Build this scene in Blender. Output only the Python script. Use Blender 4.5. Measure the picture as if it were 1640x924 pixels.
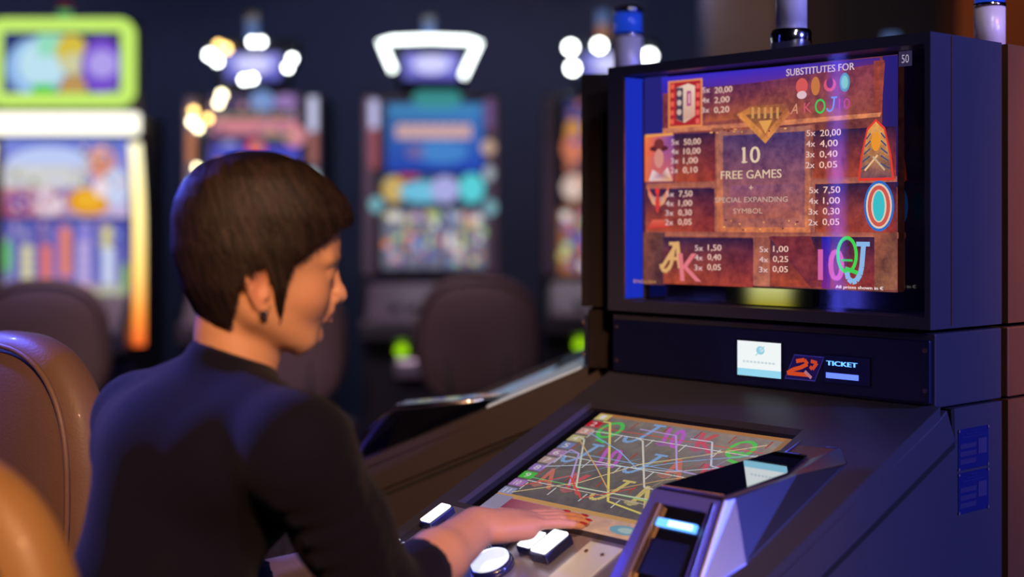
import bpy, bmesh, math, random
import numpy as np
from mathutils import Vector, Matrix
random.seed(4); np.random.seed(4)
for o in list(bpy.data.objects): bpy.data.objects.remove(o)
SC = bpy.context.scene; COL = SC.collection
PI = math.pi
# ------------------------------------------------------------------ camera
F = 2290.0; EYE = 1.31                       # focal length in pixels of a 1640 px wide frame, eye height
cam = bpy.data.cameras.new('camera'); co = bpy.data.objects.new('camera', cam); COL.objects.link(co)
co.location = (0, 0, EYE); co.rotation_euler = (PI/2, 0, 0)
cam.sensor_width = 36; cam.lens = F*36/1640; cam.shift_y = -104/1640
cam.clip_start = .05; cam.clip_end = 60
cam.dof.use_dof = True; cam.dof.focus_distance = 2.08; cam.dof.aperture_fstop = 1.5
SC.camera = co
SC.view_settings.view_transform = 'Standard'; SC.view_settings.look = 'None'
SC.view_settings.exposure = 0.0; SC.view_settings.gamma = 1; SC.view_settings.use_curve_mapping = False
w = bpy.data.worlds.new('world'); SC.world = w; w.use_nodes = True
w.node_tree.nodes['Background'].inputs[0].default_value = (.02, .022, .05, 1)
w.node_tree.nodes['Background'].inputs[1].default_value = 1.0
WARM = (1, .54, .27); BLUE = (.10, .13, 1)
LAMPS = [  # location, aim, colour, power, spot angle, radius, label
    ((.30, -1.45, 2.85), (-.38, 1.72, 1.03), WARM, 700, 29, .10, 'amber spotlight on the ceiling over the player'),
    ((1.10, -.90, 2.85), (.25, 2.1, 1.0), (.80, .68, .86), 80, 38, .12, 'peach spotlight on the ceiling before the large terminal'),
    ((4.4, -1.2, 2.85), (.75, 2.15, 1.1), (.17, .19, 1), 1500, 20, .12, 'blue spotlight on the ceiling by the side wall, aimed at the large terminal'),
    ((-3.0, 3.9, 2.85), (-.60, 1.80, 1.04), BLUE, 1300, 16, .08, 'blue spotlight on the ceiling behind the player'),
    ((1.9, 1.0, 2.85), (.95, 2.32, 1.30), (1, .50, .22), 230, 22, .08, 'orange spotlight on the ceiling over the brown cabinet'),
    ((-.75, 4.0, 2.85), (-.6, 5.6, .9), (.75, .52, .62), 190, 75, .15, 'dim spotlight on the ceiling over the middle stools'),
    ((-2.0, 3.8, 2.85), (-2.0, 5.3, .9), (.75, .52, .65), 170, 75, .15, 'dim spotlight on the ceiling over the stool at the lime framed machine'),
    ((-3.1, 1.55, 2.85), (.33, 1.90, .93), BLUE, 900, 6.5, .05, 'added narrow blue fill light on the ceiling aimed at the chrome bill acceptor'),  # added lamp, only there to tint the acceptor blue
    ((.9, 1.2, 2.85), (.5, 2.5, 1.65), (.8, .75, 1), 34, 34, .08, 'pale blue spotlight on the ceiling over the signal towers'),
    ((1.4, 6.3, 2.85), (1.3, 8.2, 2.3), (1, .70, .62), 60, 80, .1, 'spotlight on the ceiling by the taupe pillar'),
    ((2.9, 6.3, 2.85), (2.9, 8.2, 2.3), (1, .40, .16), 50, 70, .1, 'orange spotlight on the ceiling by the rust pillar'),
    ((-3.4, 7.9, 2.85), (-3.2, 9.5, 1.6), (.42, .5, 1), 50, 120, .1, 'added blue fill light on the ceiling behind the lime framed machine'),  # this and the next two are added to lift the dark back wall
    ((-1.0, 7.9, 2.85), (-1.0, 9.5, 1.6), (.42, .5, 1), 50, 120, .1, 'added blue fill light on the ceiling behind the machine with round bulbs'),
    ((.9, 7.9, 2.85), (.9, 9.5, 1.6), (.42, .5, 1), 36, 120, .1, 'added blue fill light on the ceiling behind the half hidden machine'),
]
# ------------------------------------------------------------------ helpers
def lin(c):
    return tuple((v/255/12.92 if v/255 <= .04045 else ((v/255+.055)/1.055)**2.4) for v in c)
def sockets(n): return n.inputs
def mat(name, base=(.5,.5,.5), rough=.5, metal=0, spec=.5, coat=0, bump=0, bscale=60, var=0, vscale=8, sss=0, em=None, es=0, sheen=0, vcol=None):
    m = bpy.data.materials.new(name); m.use_nodes = True
    nt = m.node_tree; p = nt.nodes['Principled BSDF']
    p.inputs['Base Color'].default_value = (*base, 1); p.inputs['Roughness'].default_value = rough
    p.inputs['Metallic'].default_value = metal; p.inputs['Specular IOR Level'].default_value = spec
    p.inputs['Coat Weight'].default_value = coat; p.inputs['Coat Roughness'].default_value = .08
    p.inputs['Sheen Weight'].default_value = sheen
    if sss:
        p.inputs['Subsurface Weight'].default_value = sss; p.inputs['Subsurface Radius'].default_value = (.012, .004, .002)
        p.inputs['Subsurface Scale'].default_value = 1
    if em: p.inputs['Emission Color'].default_value = (*em, 1); p.inputs['Emission Strength'].default_value = es
    tc = nt.nodes.new('ShaderNodeTexCoord')
    src = None
    if vcol:
        a = nt.nodes.new('ShaderNodeVertexColor'); a.layer_name = vcol; src = a.outputs['Color']
        nt.links.new(src, p.inputs['Base Color'])
    n = nt.nodes.new('ShaderNodeTexNoise'); n.inputs['Scale'].default_value = vscale; n.inputs['Detail'].default_value = 4
    nt.links.new(tc.outputs['Object'], n.inputs['Vector'])
    v = max(var, .06)
    mr = nt.nodes.new('ShaderNodeMapRange'); mr.inputs['To Min'].default_value = 1-v; mr.inputs['To Max'].default_value = 1+v
    nt.links.new(n.outputs['Fac'], mr.inputs['Value'])
    mx = nt.nodes.new('ShaderNodeMix'); mx.data_type = 'RGBA'; mx.blend_type = 'MULTIPLY'; mx.inputs['Factor'].default_value = 1
    if src: nt.links.new(src, mx.inputs['A'])
    else: mx.inputs['A'].default_value = (*base, 1)
    nt.links.new(mr.outputs['Result'], mx.inputs['B']); nt.links.new(mx.outputs['Result'], p.inputs['Base Color'])
    if bump:
        b = nt.nodes.new('ShaderNodeBump'); b.inputs['Strength'].default_value = bump; b.inputs['Distance'].default_value = .002
        n2 = nt.nodes.new('ShaderNodeTexNoise'); n2.inputs['Scale'].default_value = bscale; n2.inputs['Detail'].default_value = 3
        nt.links.new(tc.outputs['Object'], n2.inputs['Vector']); nt.links.new(n2.outputs['Fac'], b.inputs['Height'])
        nt.links.new(b.outputs['Normal'], p.inputs['Normal'])
    return m
def emit(name, col, s):
    m = bpy.data.materials.new(name); m.use_nodes = True; nt = m.node_tree; nt.nodes.clear()
    e = nt.nodes.new('ShaderNodeEmission'); e.inputs[0].default_value = (*col, 1); e.inputs[1].default_value = s
    o = nt.nodes.new('ShaderNodeOutputMaterial'); nt.links.new(e.outputs[0], o.inputs[0]); return m
def picture_mat(name, s, grunge=0, gscale=40, gloss=True):
    m = bpy.data.materials.new(name); m.use_nodes = True; nt = m.node_tree; nt.nodes.clear()
    a = nt.nodes.new('ShaderNodeVertexColor'); a.layer_name = 'ink'
    e = nt.nodes.new('ShaderNodeEmission'); e.inputs[1].default_value = s
    src = a.outputs['Color']
    if grunge:
        tc = nt.nodes.new('ShaderNodeTexCoord')
        n = nt.nodes.new('ShaderNodeTexNoise'); n.inputs['Scale'].default_value = gscale; n.inputs['Detail'].default_value = 6; n.inputs['Roughness'].default_value = .65
        nt.links.new(tc.outputs['Object'], n.inputs['Vector'])
        cr = nt.nodes.new('ShaderNodeValToRGB')
        cr.color_ramp.elements[0].position = .32; cr.color_ramp.elements[0].color = (.50, .40, .66, 1)
        cr.color_ramp.elements[1].position = .68; cr.color_ramp.elements[1].color = (1.55, 1.42, 1.25, 1)
        nt.links.new(n.outputs['Fac'], cr.inputs['Fac'])
        mx = nt.nodes.new('ShaderNodeMix'); mx.data_type = 'RGBA'; mx.blend_type = 'MULTIPLY'; mx.inputs['Factor'].default_value = grunge
        nt.links.new(src, mx.inputs['A']); nt.links.new(cr.outputs['Color'], mx.inputs['B']); src = mx.outputs['Result']
    nt.links.new(src, e.inputs[0])
    o = nt.nodes.new('ShaderNodeOutputMaterial'); nt.links.new(e.outputs[0], o.inputs[0])
    return m
def glass_mat(name, rough=.02, tint=(1,1,1), refl=.9):
    m = bpy.data.materials.new(name); m.use_nodes = True; nt = m.node_tree; nt.nodes.clear()
    t = nt.nodes.new('ShaderNodeBsdfTransparent'); t.inputs[0].default_value = (*tint, 1)
    g = nt.nodes.new('ShaderNodeBsdfGlossy'); g.inputs['Roughness'].default_value = rough
    g.inputs['Color'].default_value = (refl, refl, refl, 1)
    f = nt.nodes.new('ShaderNodeFresnel'); f.inputs[0].default_value = 1.5
    x = nt.nodes.new('ShaderNodeMixShader'); o = nt.nodes.new('ShaderNodeOutputMaterial')
    gm = nt.nodes.new('ShaderNodeNewGeometry'); ml = nt.nodes.new('ShaderNodeMath'); ml.operation = 'MULTIPLY'; iv = nt.nodes.new('ShaderNodeMath'); iv.operation = 'SUBTRACT'; iv.inputs[0].default_value = 1
    nt.links.new(gm.outputs['Backfacing'], iv.inputs[1]); nt.links.new(f.outputs[0], ml.inputs[0]); nt.links.new(iv.outputs[0], ml.inputs[1])
    nt.links.new(ml.outputs[0], x.inputs[0]); nt.links.new(t.outputs[0], x.inputs[1]); nt.links.new(g.outputs[0], x.inputs[2])
    nt.links.new(x.outputs[0], o.inputs[0]); return m

def tag(o, label=None, cat=None, group=None, kind=None):
    if label: o['label'] = label
    if cat: o['category'] = cat
    if group: o['group'] = group
    if kind: o['kind'] = kind
    return o
def thing(name, label, cat, loc=(0,0,0), rz=0, group=None):
    o = bpy.data.objects.new(name, None); COL.objects.link(o); o.location = loc; o.rotation_euler = (0, 0, rz)
    o.empty_display_size = .05
    return tag(o, label, cat, group)
def link(name, me, m, parent=None, smooth=False):
    o = bpy.data.objects.new(name, me); COL.objects.link(o)
    if m:
        for q in (m if isinstance(m, (list, tuple)) else [m]): me.materials.append(q)
    if smooth:
        me.polygons.foreach_set('use_smooth', [True]*len(me.polygons))
    if parent: o.parent = parent
    return o
def part(name, bm, m, parent=None, smooth=False, bevel=0, segs=2):
    if bevel:
        bmesh.ops.remove_doubles(bm, verts=bm.verts, dist=1e-6)
        es = [e for e in bm.edges if len(e.link_faces) == 2 and e.calc_face_angle(0) > .5]
        bmesh.ops.bevel(bm, geom=es, offset=bevel, segments=segs, profile=.5, affect='EDGES', clamp_overlap=True)
    bmesh.ops.recalc_face_normals(bm, faces=bm.faces)
    me = bpy.data.meshes.new(name); bm.to_mesh(me); bm.free()
    o = link(name, me, m, parent, smooth)
    return o
def box(bm, x0, x1, y0, y1, z0, z1):
    v = [bm.verts.new(p) for p in ((x0,y0,z0),(x1,y0,z0),(x1,y1,z0),(x0,y1,z0),(x0,y0,z1),(x1,y0,z1),(x1,y1,z1),(x0,y1,z1))]
    for f in ((0,3,2,1),(4,5,6,7),(0,1,5,4),(1,2,6,5),(2,3,7,6),(3,0,4,7)): bm.faces.new([v[i] for i in f])
    return bm
def bx(*a):
    bm = bmesh.new(); return box(bm, *a)
def prism(bm, pts, x0, x1):      # polygon in (y, z) extruded along x
    a = [bm.verts.new((x0, y, z)) for y, z in pts]; b = [bm.verts.new((x1, y, z)) for y, z in pts]
    n = len(pts); bm.faces.new(a[::-1]); bm.faces.new(b)
    for i in range(n): bm.faces.new((a[i], a[(i+1) % n], b[(i+1) % n], b[i]))
    return bm
def hexa(bm, lo, hi):            # two quads of 4 points
    a = [bm.verts.new(p) for p in lo]; b = [bm.verts.new(p) for p in hi]
    n = len(a); bm.faces.new(a[::-1]); bm.faces.new(b)
    for i in range(n): bm.faces.new((a[i], a[(i+1) % n], b[(i+1) % n], b[i]))
    return bm
def lathe(bm, prof, c=(0,0,0), n=32):
    rings = []
    for r, z in prof:
        rings.append([bm.verts.new((c[0]+r*math.cos(2*PI*i/n), c[1]+r*math.sin(2*PI*i/n), c[2]+z)) for i in range(n)])
    for a, b in zip(rings, rings[1:]):
        for i in range(n): bm.faces.new((a[i], a[(i+1) % n], b[(i+1) % n], b[i]))
    bm.faces.new(rings[0][::-1]); bm.faces.new(rings[-1]); return bm
def tube(bm, pts, r, n=10, closed=False):
    pts = [Vector(p) for p in pts]; rings = []
    m = len(pts); prev = None
    for i, p in enumerate(pts):
        a = pts[(i-1) % m] if (closed or i > 0) else p; b = pts[(i+1) % m] if (closed or i < m-1) else p
        t = (b-a).normalized()
        u = t.cross(Vector((0,0,1))) if prev is None else prev - t*prev.dot(t)
        if u.length < 1e-4: u = t.cross(Vector((1,0,0)))
        u.normalize(); prev = u; v = t.cross(u); rr = r[i] if hasattr(r, '__len__') else r
        rings.append([bm.verts.new(p + u*rr*math.cos(2*PI*k/n) + v*rr*math.sin(2*PI*k/n)) for k in range(n)])
    for i in range(m if closed else m-1):
        A, B = rings[i], rings[(i+1) % m]
        for k in range(n): bm.faces.new((A[k], A[(k+1) % n], B[(k+1) % n], B[k]))
    if not closed: bm.faces.new(rings[0][::-1]); bm.faces.new(rings[-1])
    return bm
def superquad(bm, c, a, b, d, e_out=2.6, e_thk=3.0, n=64, mth=20, bend=0, taper=0):
    """cushion: outline superellipse in x,z (a,b), thickness d in y"""
    def sp(v, p): return math.copysign(abs(v)**p, v)
    rings = []
    for j in range(1, mth):
        ph = -PI/2 + PI*j/mth
        cr = sp(math.cos(ph), 2/e_thk); sy = sp(math.sin(ph), 2/e_thk)
        ring = []
        for i in range(n):
            th = 2*PI*i/n
            x = a*sp(math.cos(th), 2/e_out)*cr; z = b*sp(math.sin(th), 2/e_out)*cr
            x *= 1 + taper*z/b
            y = d*sy + bend*(x*x)
            ring.append(bm.verts.new((c[0]+x, c[1]+y, c[2]+z)))
        rings.append(ring)
    for A, B in zip(rings, rings[1:]):
        for i in range(n): bm.faces.new((A[i], A[(i+1) % n], B[(i+1) % n], B[i]))
    for R, s in ((rings[0], -1), (rings[-1], 1)):
        cv = bm.verts.new((c[0], c[1]+s*d, c[2]))
        for i in range(n): bm.faces.new((R[i], R[(i+1) % n], cv))
    return bm
_glyph = {}
def glyphs(s):
    if s not in _glyph:
        cu = bpy.data.curves.new('t', 'FONT'); cu.body = s; cu.resolution_u = 3
        o = bpy.data.objects.new('t', cu); COL.objects.link(o)
        dg = bpy.context.evaluated_depsgraph_get(); dg.update()
        me = bpy.data.meshes.new_from_object(o.evaluated_get(dg))
        P = [(v.co.x, v.co.y) for v in me.vertices]; Fc = [tuple(p.vertices) for p in me.polygons]
        bpy.data.objects.remove(o); bpy.data.meshes.remove(me); bpy.data.curves.remove(cu)
        _glyph[s] = (P, Fc)
    return _glyph[s]
class Pic:
    """a flat picture: layered inked shapes on one plane, built as one mesh"""
    def __init__(s, o, u, v, n, step=.00012):
        s.o, s.u, s.v, s.n, s.step = map(lambda q: Vector(q) if hasattr(q, '__len__') else q, (o, u, v, n, step))
        s.V = []; s.F = []; s.C = []; s.M = []; s.k = 0
    def P(s, x, y, k=None): return s.o + s.u*x + s.v*y + s.n*(s.step*(s.k if k is None else k))
    def poly(s, pts, c, m=0, new=True):
        if new: s.k += 1
        b = len(s.V); s.V += [s.P(x, y) for x, y in pts]; s.F.append(tuple(range(b, b+len(pts)))); s.M.append(m)
        cs = c if hasattr(c[0], '__len__') else [c]*len(pts)
        s.C.append([lin(q) for q in cs])
    def rect(s, x0, y0, x1, y1, c, m=0): s.poly([(x0,y0),(x1,y0),(x1,y1),(x0,y1)], c, m)
    def ell(s, x, y, a, b, c, m=0, n=28, c2=None):
        s.k += 1
        if c2 is None: s.poly([(x+a*math.cos(2*PI*i/n), y+b*math.sin(2*PI*i/n)) for i in range(n)], c, m, False)
        else:
            for i in range(n):
                p = [(x+a*math.cos(2*PI*q/n), y+b*math.sin(2*PI*q/n)) for q in (i, i+1)]
                s.poly([(x,y)]+p, [c, c2, c2], m, False)
    def ring(s, x, y, a, b, t, c, m=0, n=28):
        s.k += 1
        for i in range(n):
            q = [2*PI*i/n, 2*PI*(i+1)/n]
            s.poly([(x+a*math.cos(q[0]), y+b*math.sin(q[0])), (x+a*math.cos(q[1]), y+b*math.sin(q[1])),
                    (x+(a-t)*math.cos(q[1]), y+(b-t)*math.sin(q[1])), (x+(a-t)*math.cos(q[0]), y+(b-t)*math.sin(q[0]))], c, m, False)
    def line(s, pts, t, c, m=0):
        s.k += 1
        for (x0,y0), (x1,y1) in zip(pts, pts[1:]):
            L = math.hypot(x1-x0, y1-y0) or 1; nx, ny = -(y1-y0)/L*t/2, (x1-x0)/L*t/2
            s.poly([(x0+nx,y0+ny),(x1+nx,y1+ny),(x1-nx,y1-ny),(x0-nx,y0-ny)], c, m, False)
    def text(s, t, x0, x1, yc, h, c, m=0, shear=0, rise=0, flip=1, bold=0):
        P, Fc = glyphs(t)
        if not P: return
        xs = [p[0] for p in P]; ys = [p[1] for p in P]; ax, bx_ = min(xs), max(xs); ay, by = min(ys), max(ys)
        s.k += 1
        for dx in ((0,) if not bold else (-bold, bold)):
            if dx: s.k += 1
            b = len(s.V)
            for px, py in P:
                fx = (px-ax)/(bx_-ax); fy = (py-ay)/(by-ay)-.5
                s.V.append(s.P(x0+fx*(x1-x0)+shear*fy*h+dx, yc+flip*fy*h+rise*fx))
            for f in Fc: s.F.append(tuple(b+i for i in f)); s.C.append([lin(c)]*len(f)); s.M.append(m)
    def jay(s, x, y, w, h, t, c, flip=1, lean=0):
        pts = [(.25,.5),(.25,-.1),(.2,-.3),(.05,-.46),(-.15,-.5),(-.35,-.42),(-.45,-.25)]
        s.line([(x+(a+lean*b)*w, y+flip*b*h) for a, b in pts], t, c); s.line([(x+(a+lean*b)*w, y+flip*b*h) for a, b in ((-.1,.5),(.55,.5))], t*.8, c)
    def build(s, name, mats, parent):
        me = bpy.data.meshes.new(name); me.from_pydata([tuple(v) for v in s.V], [], s.F)
        me.polygons.foreach_set('material_index', s.M)
        ca = me.color_attributes.new('ink', 'FLOAT_COLOR', 'CORNER')
        flat = []
        for p, cs in zip(me.polygons, s.C):
            for c in cs: flat += [*c, 1]
        ca.data.foreach_set('color', flat)
        return link(name, me, mats, parent)

# measured points of the photograph turned into metres on real planes
def ray(px, py): return np.array([(px-820)/F, 1, (358-py)/F])
CAM = np.array([0, 0, EYE])
AZ = math.radians(41.8)
MX = np.array([math.sin(AZ), -math.cos(AZ), 0]); MY = np.array([math.cos(AZ), math.sin(AZ), 0])
MO = np.array([.5764, 1.97, 0]) - .31*MX; MRZ = -(PI/2 - AZ)
def meet(px, py, p0, n):
    r = ray(px, py); t = ((p0-CAM) @ n)/(r @ n); return CAM + t*r
def onfront(px, py, y):
    d = meet(px, py, MO+y*MY, MY)-MO; return d @ MX, d[2]

# ------------------------------------------------------------------ materials
M = dict(
    cab=mat('cabinet_charcoal', (.046,.044,.064), .42, spec=.4, bump=.15, bscale=900),
    cabd=mat('cabinet_dark_panel', (.008,.010,.042), .35, spec=.5, bump=.1, bscale=900),
    brown=mat('cabinet_brown', (.15,.055,.018), .45, bump=.15, bscale=600, var=.15),
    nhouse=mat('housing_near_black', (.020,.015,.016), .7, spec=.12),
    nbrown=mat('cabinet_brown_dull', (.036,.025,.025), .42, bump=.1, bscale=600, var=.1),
    black=mat('black_plastic', (.006,.006,.009), .25),
    gap=mat('seam_black', (.003,.003,.004), .8),
    gloss=mat('black_gloss', (.006,.006,.012), .06, coat=1),
    chrome=mat('chrome', (.72,.72,.76), .12, metal=1),
    frame=mat('blue_reflection_frame', (.13,.13,.60), .35, metal=.3, coat=.2),  # blue reflection on the acceptor front, put into the frame's colour
    mirror=mat('dark_mirror', (.55,.56,.60), .03, metal=1),
    chromeb=mat('brushed_chrome', (.40,.40,.56), .30, metal=1),
    steel=mat('steel_panel', (.42,.42,.55), .32, metal=.65, bump=.1, bscale=300),
    bronze=mat('bronze_trim', (.30,.17,.07), .35, metal=.8),
    screw=mat('screw_metal', (.3,.2,.18), .35, metal=.9),
    leather=mat('taupe_leather', (.18,.10,.056), .55, bump=.3, bscale=220, var=.12, coat=.03),
    tan=mat('tan_leather', (.36,.19,.07), .5, bump=.3, bscale=220, var=.12, coat=.03),
    leatherd=mat('dark_leather', (.045,.028,.03), .5, bump=.3, bscale=220),
    leatherp=mat('plum_leather', (.085,.055,.055), .55, bump=.3, bscale=200, var=.1),
    sweater=mat('navy_knit', (.0030,.0028,.0120), .9, spec=.2, sheen=.03, bump=.6, bscale=420, var=.2),
    trousers=mat('dark_cloth', (.012,.012,.016), .85, bump=.4, bscale=300),
    shoe=mat('shoe_leather', (.015,.012,.012), .35),
    skin=mat('skin', (.6,.32,.2), .5, sss=.12, bump=.12, bscale=500, vcol='tone', spec=.35),
    nail=mat('red_nail_polish', (.42,.008,.02), .15, coat=1),
    earring=mat('dark_bead', (.02,.015,.03), .15, coat=1),
    lash=mat('lash_brown', (.02,.01,.01), .8),
    hair=mat('brown_hair', (.030,.016,.012), .55, bump=.4, bscale=150, var=.3, vscale=60, vcol='tone', spec=.3),
    wall=mat('wall_navy', (.05,.052,.075), .8, bump=.2, bscale=30, var=.15),
    taupe=mat('pillar_taupe', (.12,.085,.075), .7, var=.1),
    rust=mat('pillar_rust', (.22,.08,.04), .7, var=.25, vscale=4),
    ceil=mat('ceiling_dark', (.02,.02,.03), .9),
    carpet=mat('carpet', (.03,.015,.03), .95, bump=.8, bscale=400, var=.6, vscale=14),
    can=mat('lamp_can', (.05,.05,.05), .4),
    bgcab=mat('slot_body_black', (.012,.013,.02), .35),
    bgtrim=mat('slot_side_trim', (.30,.25,.32), .3, metal=.6, var=.2),
    frost=mat('frosted_tube', (.72,.66,.66), .35, metal=.1),
    bluec=mat('blue_lens', (.02,.06,.5), .15, coat=.6, em=(.02,.10,.9), es=.35),
    pane=glass_mat('clear_pane'),
    btn=emit('button_white', (.95,.97,1), 2.4),
    btnb=mat('button_base_blue', (.01,.012,.07), .25, coat=.5),
    bluebar=emit('blue_led', (.10,.32,1), 2.6),
    bluebar2=emit('pale_blue_led', (.45,.75,1), 3.2),
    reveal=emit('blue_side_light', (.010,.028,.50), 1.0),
    pic=picture_mat('screen_ink', 1.0), picg=picture_mat('screen_ink_mottled', 1.0, .85, 55),
    plate=mat('blue_plate', (.010,.014,.10), .4),
    green=emit('green_lamp', (.42,.9,.01), 1.0),
    white=emit('white_led', (.93,1,.96), 16.0), amber=emit('amber_led', (1,.62,.18), 9.0),
    cream=emit('cream_led', (1,.9,.55), 12.0),
)
# ------------------------------------------------------------------ the room
def struct(name, bm, m):
    o = part(name, bm, m); o['kind'] = 'structure'; return o
struct('floor', bx(-5, 5, -2, 9.6, -.05, 0), M['carpet'])
struct('ceiling', bx(-5, 5, -2, 9.6, 3.0, 3.05), M['ceil'])
struct('wall_back', bx(-5, 5, 9.5, 9.6, 0, 3.0), M['wall'])
struct('wall_left', bx(-5.1, -5, -2, 9.6, 0, 3.0), M['wall'])
struct('wall_right', bx(5, 5.1, -2, 9.6, 0, 3.0), M['wall'])
struct('wall_front', bx(-5, 5, -2.1, -2, 0, 3.0), M['wall'])
struct('trim_1', bx(1.10, 1.48, 8.0, 8.35, 0, 3.0), M['taupe'])
struct('trim_2', bx(2.50, 3.6, 8.0, 8.35, 0, 3.0), M['rust'])
for i, (loc, aim, c, pw, ang, rad, lab) in enumerate(LAMPS):
    t = thing('ceiling_spotlight', lab, 'ceiling light', loc, 0, 'ceiling spotlights')
    d = (Vector(aim)-Vector(loc)).to_track_quat('-Z', 'Y').to_matrix().to_4x4()
    bm = lathe(bmesh.new(), [(.05,.0),(.055,.0),(.055,.11),(.02,.13),(.019,.12),(.048,.10)], n=20); bm.transform(d)
    part('lamp_can', bm, M['can'], t, True)
    part('mounting_stem', lathe(bmesh.new(), [(.015,.0),(.015,.15)], n=12), M['can'], t)
    L = bpy.data.lights.new('spot', 'SPOT'); L.energy = pw; L.color = c; L.spot_size = math.radians(ang); L.spot_blend = .6; L.shadow_soft_size = rad
    lo = bpy.data.objects.new('spot', L); COL.objects.link(lo); lo.parent = t; lo.matrix_local = d
t = thing('neon_column', 'tall blue neon column standing at the side of the hall', 'light', (-2.9, 1.71, 0))
part('tube', lathe(bmesh.new(), [(.022,.3),(.022,2.5)], n=20), emit('blue_neon', (.10,.10,1), 10), t, True)
part('base', lathe(bmesh.new(), [(.16,0),(.16,.03),(.05,.05),(.035,.3)], n=28), M['black'], t)
part('cap', lathe(bmesh.new(), [(.035,2.5),(.035,2.56)], n=20), M['black'], t)

# ------------------------------------------------------------------ the large gaming terminal
W2 = .31
def gaming_terminal(name, label, loc, rz, k, depth, mb, mside, full, mtop=None):
    t = thing(name, label, 'slot machine', loc, rz, None)
    mtop = mtop or mb
    Z0, Z1 = 1.163, 1.575
    x0, x1, z0, z1 = -.274, .301, 1.180, 1.559
    # monitor housing: a hollow frame with a back
    bm = bmesh.new()
    ch = .030
    out = [(-W2, 0), (W2, 0), (W2, depth), (-W2, depth)]
    box(bm, -W2, x0, 0, depth, Z0, Z1); box(bm, x1, W2, 0, depth, Z0, Z1)
    box(bm, x0, x1, 0, depth, Z0, z0); box(bm, x0, x1, 0, depth, z1, Z1); box(bm, x0, x1, .064, depth, z0, z1)
    mh = part('monitor_housing', bm, mtop, t)
    part('corner_trim', bx(W2, W2+.0012, .052, .0545, Z0+.004, Z1-.002), M['bronze'], mh)
    part('inner_surround', bx(x0, x1, .056, .064, z0, z1), M['gloss'], t)
    # belly band
    bb = part('belly_band', bx(-W2, W2, .012, depth, 1.054, 1.157), mtop, t, bevel=.002)
    fp = part('front_plate', bx(-.303, .306, .004, .012, 1.060, 1.148), M['cabd'], bb, bevel=.002)
    for sx, sz in ((-.294,1.135),(-.294,1.078),(.299,1.134),(.299,1.078)):
        b2 = lathe(bmesh.new(), [(.0035,0),(.0035,.0015),(.002,.002)], n=12)
        b2.transform(Matrix.Translation((sx,.004,sz)) @ Matrix.Rotation(PI/2, 4, 'X')); part('screw', b2, M['screw'], fp)
    # sloping play deck (tray) and the cabinet under it
    def zt(y): return 1.052 + k*y
    yb = -.505
    Wd = .318
    tray = [(.030, zt(.0)), (.052, zt(.052)-.066), (yb+.05, zt(yb)-.045), (yb-.015, zt(yb)-.03), (yb-.012, zt(yb)-.010), (0, zt(0)-.012), (.0, zt(0)-.002)]
    if full:
        part('deck_tray', prism(bmesh.new(), [(.030, 1.051), (.052, zt(.052)-.070), (yb+.05, zt(yb)-.045), (yb-.02, zt(yb)-.034), (yb-.02, zt(yb)-.018), (.0, 1.034)], -Wd, Wd), mside, t, bevel=.002)
    else:
        part('deck_tray', prism(bmesh.new(), [(.030, 1.051), (.052, zt(.052)-.070), (yb+.05, zt(yb)-.045), (yb-.02, zt(yb)-.034), (yb-.02, zt(yb)-.018), (.0, 1.034)], -Wd, Wd), mside, t, bevel=.002)
    part('seam', prism(bmesh.new(), [(.050, 1.050), (.056, zt(.052)-.072), (yb+.11, zt(yb+.06)-.054), (yb+.11, zt(yb+.06)-.060), (.062, zt(.056)-.082), (.060, 1.050)], -W2-.001, W2+.001), M['gap'], t)
    part('base_cabinet', prism(bmesh.new(), [(depth, 1.050), (.058, 1.050), (.060, zt(.058)-.078), (-.36, zt(-.36)-.062), (-.36, .70), (-.14, .62), (-.14, .10), (-.08, 0), (depth, 0)], -W2, W2), mside, t)
    bm = bmesh.new()
    def slab(bm, xa, xb, ya, yb_, top=0, thk=.018):
        hexa(bm, [(xa,ya,zt(ya)+top-thk),(xb,ya,zt(ya)+top-thk),(xb,yb_,zt(yb_)+top-thk),(xa,yb_,zt(yb_)+top-thk)],
             [(xa,ya,zt(ya)+top),(xb,ya,zt(ya)+top),(xb,yb_,zt(yb_)+top),(xa,yb_,zt(yb_)+top)])
    yA, yB, xA, xB = -.078, -.362, -.272, .154
    slab(bm, -Wd, xA, yb, .012); slab(bm, xB, Wd, yb, .012); slab(bm, xA, xB, yA, .012); slab(bm, xA, xB, yB-.010, yB)
    part('deck_cover', bm, mb, t, bevel=.0)
    bm = bmesh.new(); hexa(bm, [(xA,yB,zt(yB)-.018),(xB,yB,zt(yB)-.018),(xB,yA,zt(yA)-.018),(xA,yA,zt(yA)-.018)],
                           [(xA,yB,zt(yB)-.010),(xB,yB,zt(yB)-.010),(xB,yA,zt(yA)-.010),(xA,yA,zt(yA)-.010)])
    part('touchscreen_surround', bm, M['gloss'], t)
    bm = bmesh.new(); slab(bm, xA-.02, .130, yb+.004, yB-.010, 0); slab(bm, .130, .30, yb+.004, yB-.08, .001)
    bp = part('button_panel', bm, M['steel'], t, bevel=.001)
    return t, bp, zt
term, bpanel, zt = gaming_terminal('gaming_terminal', 'large charcoal gaming terminal with lit paytable screen and sloping touchscreen deck the player is using', tuple(MO), MRZ, .45, .19, M['cab'], M['cab'], True)

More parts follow.
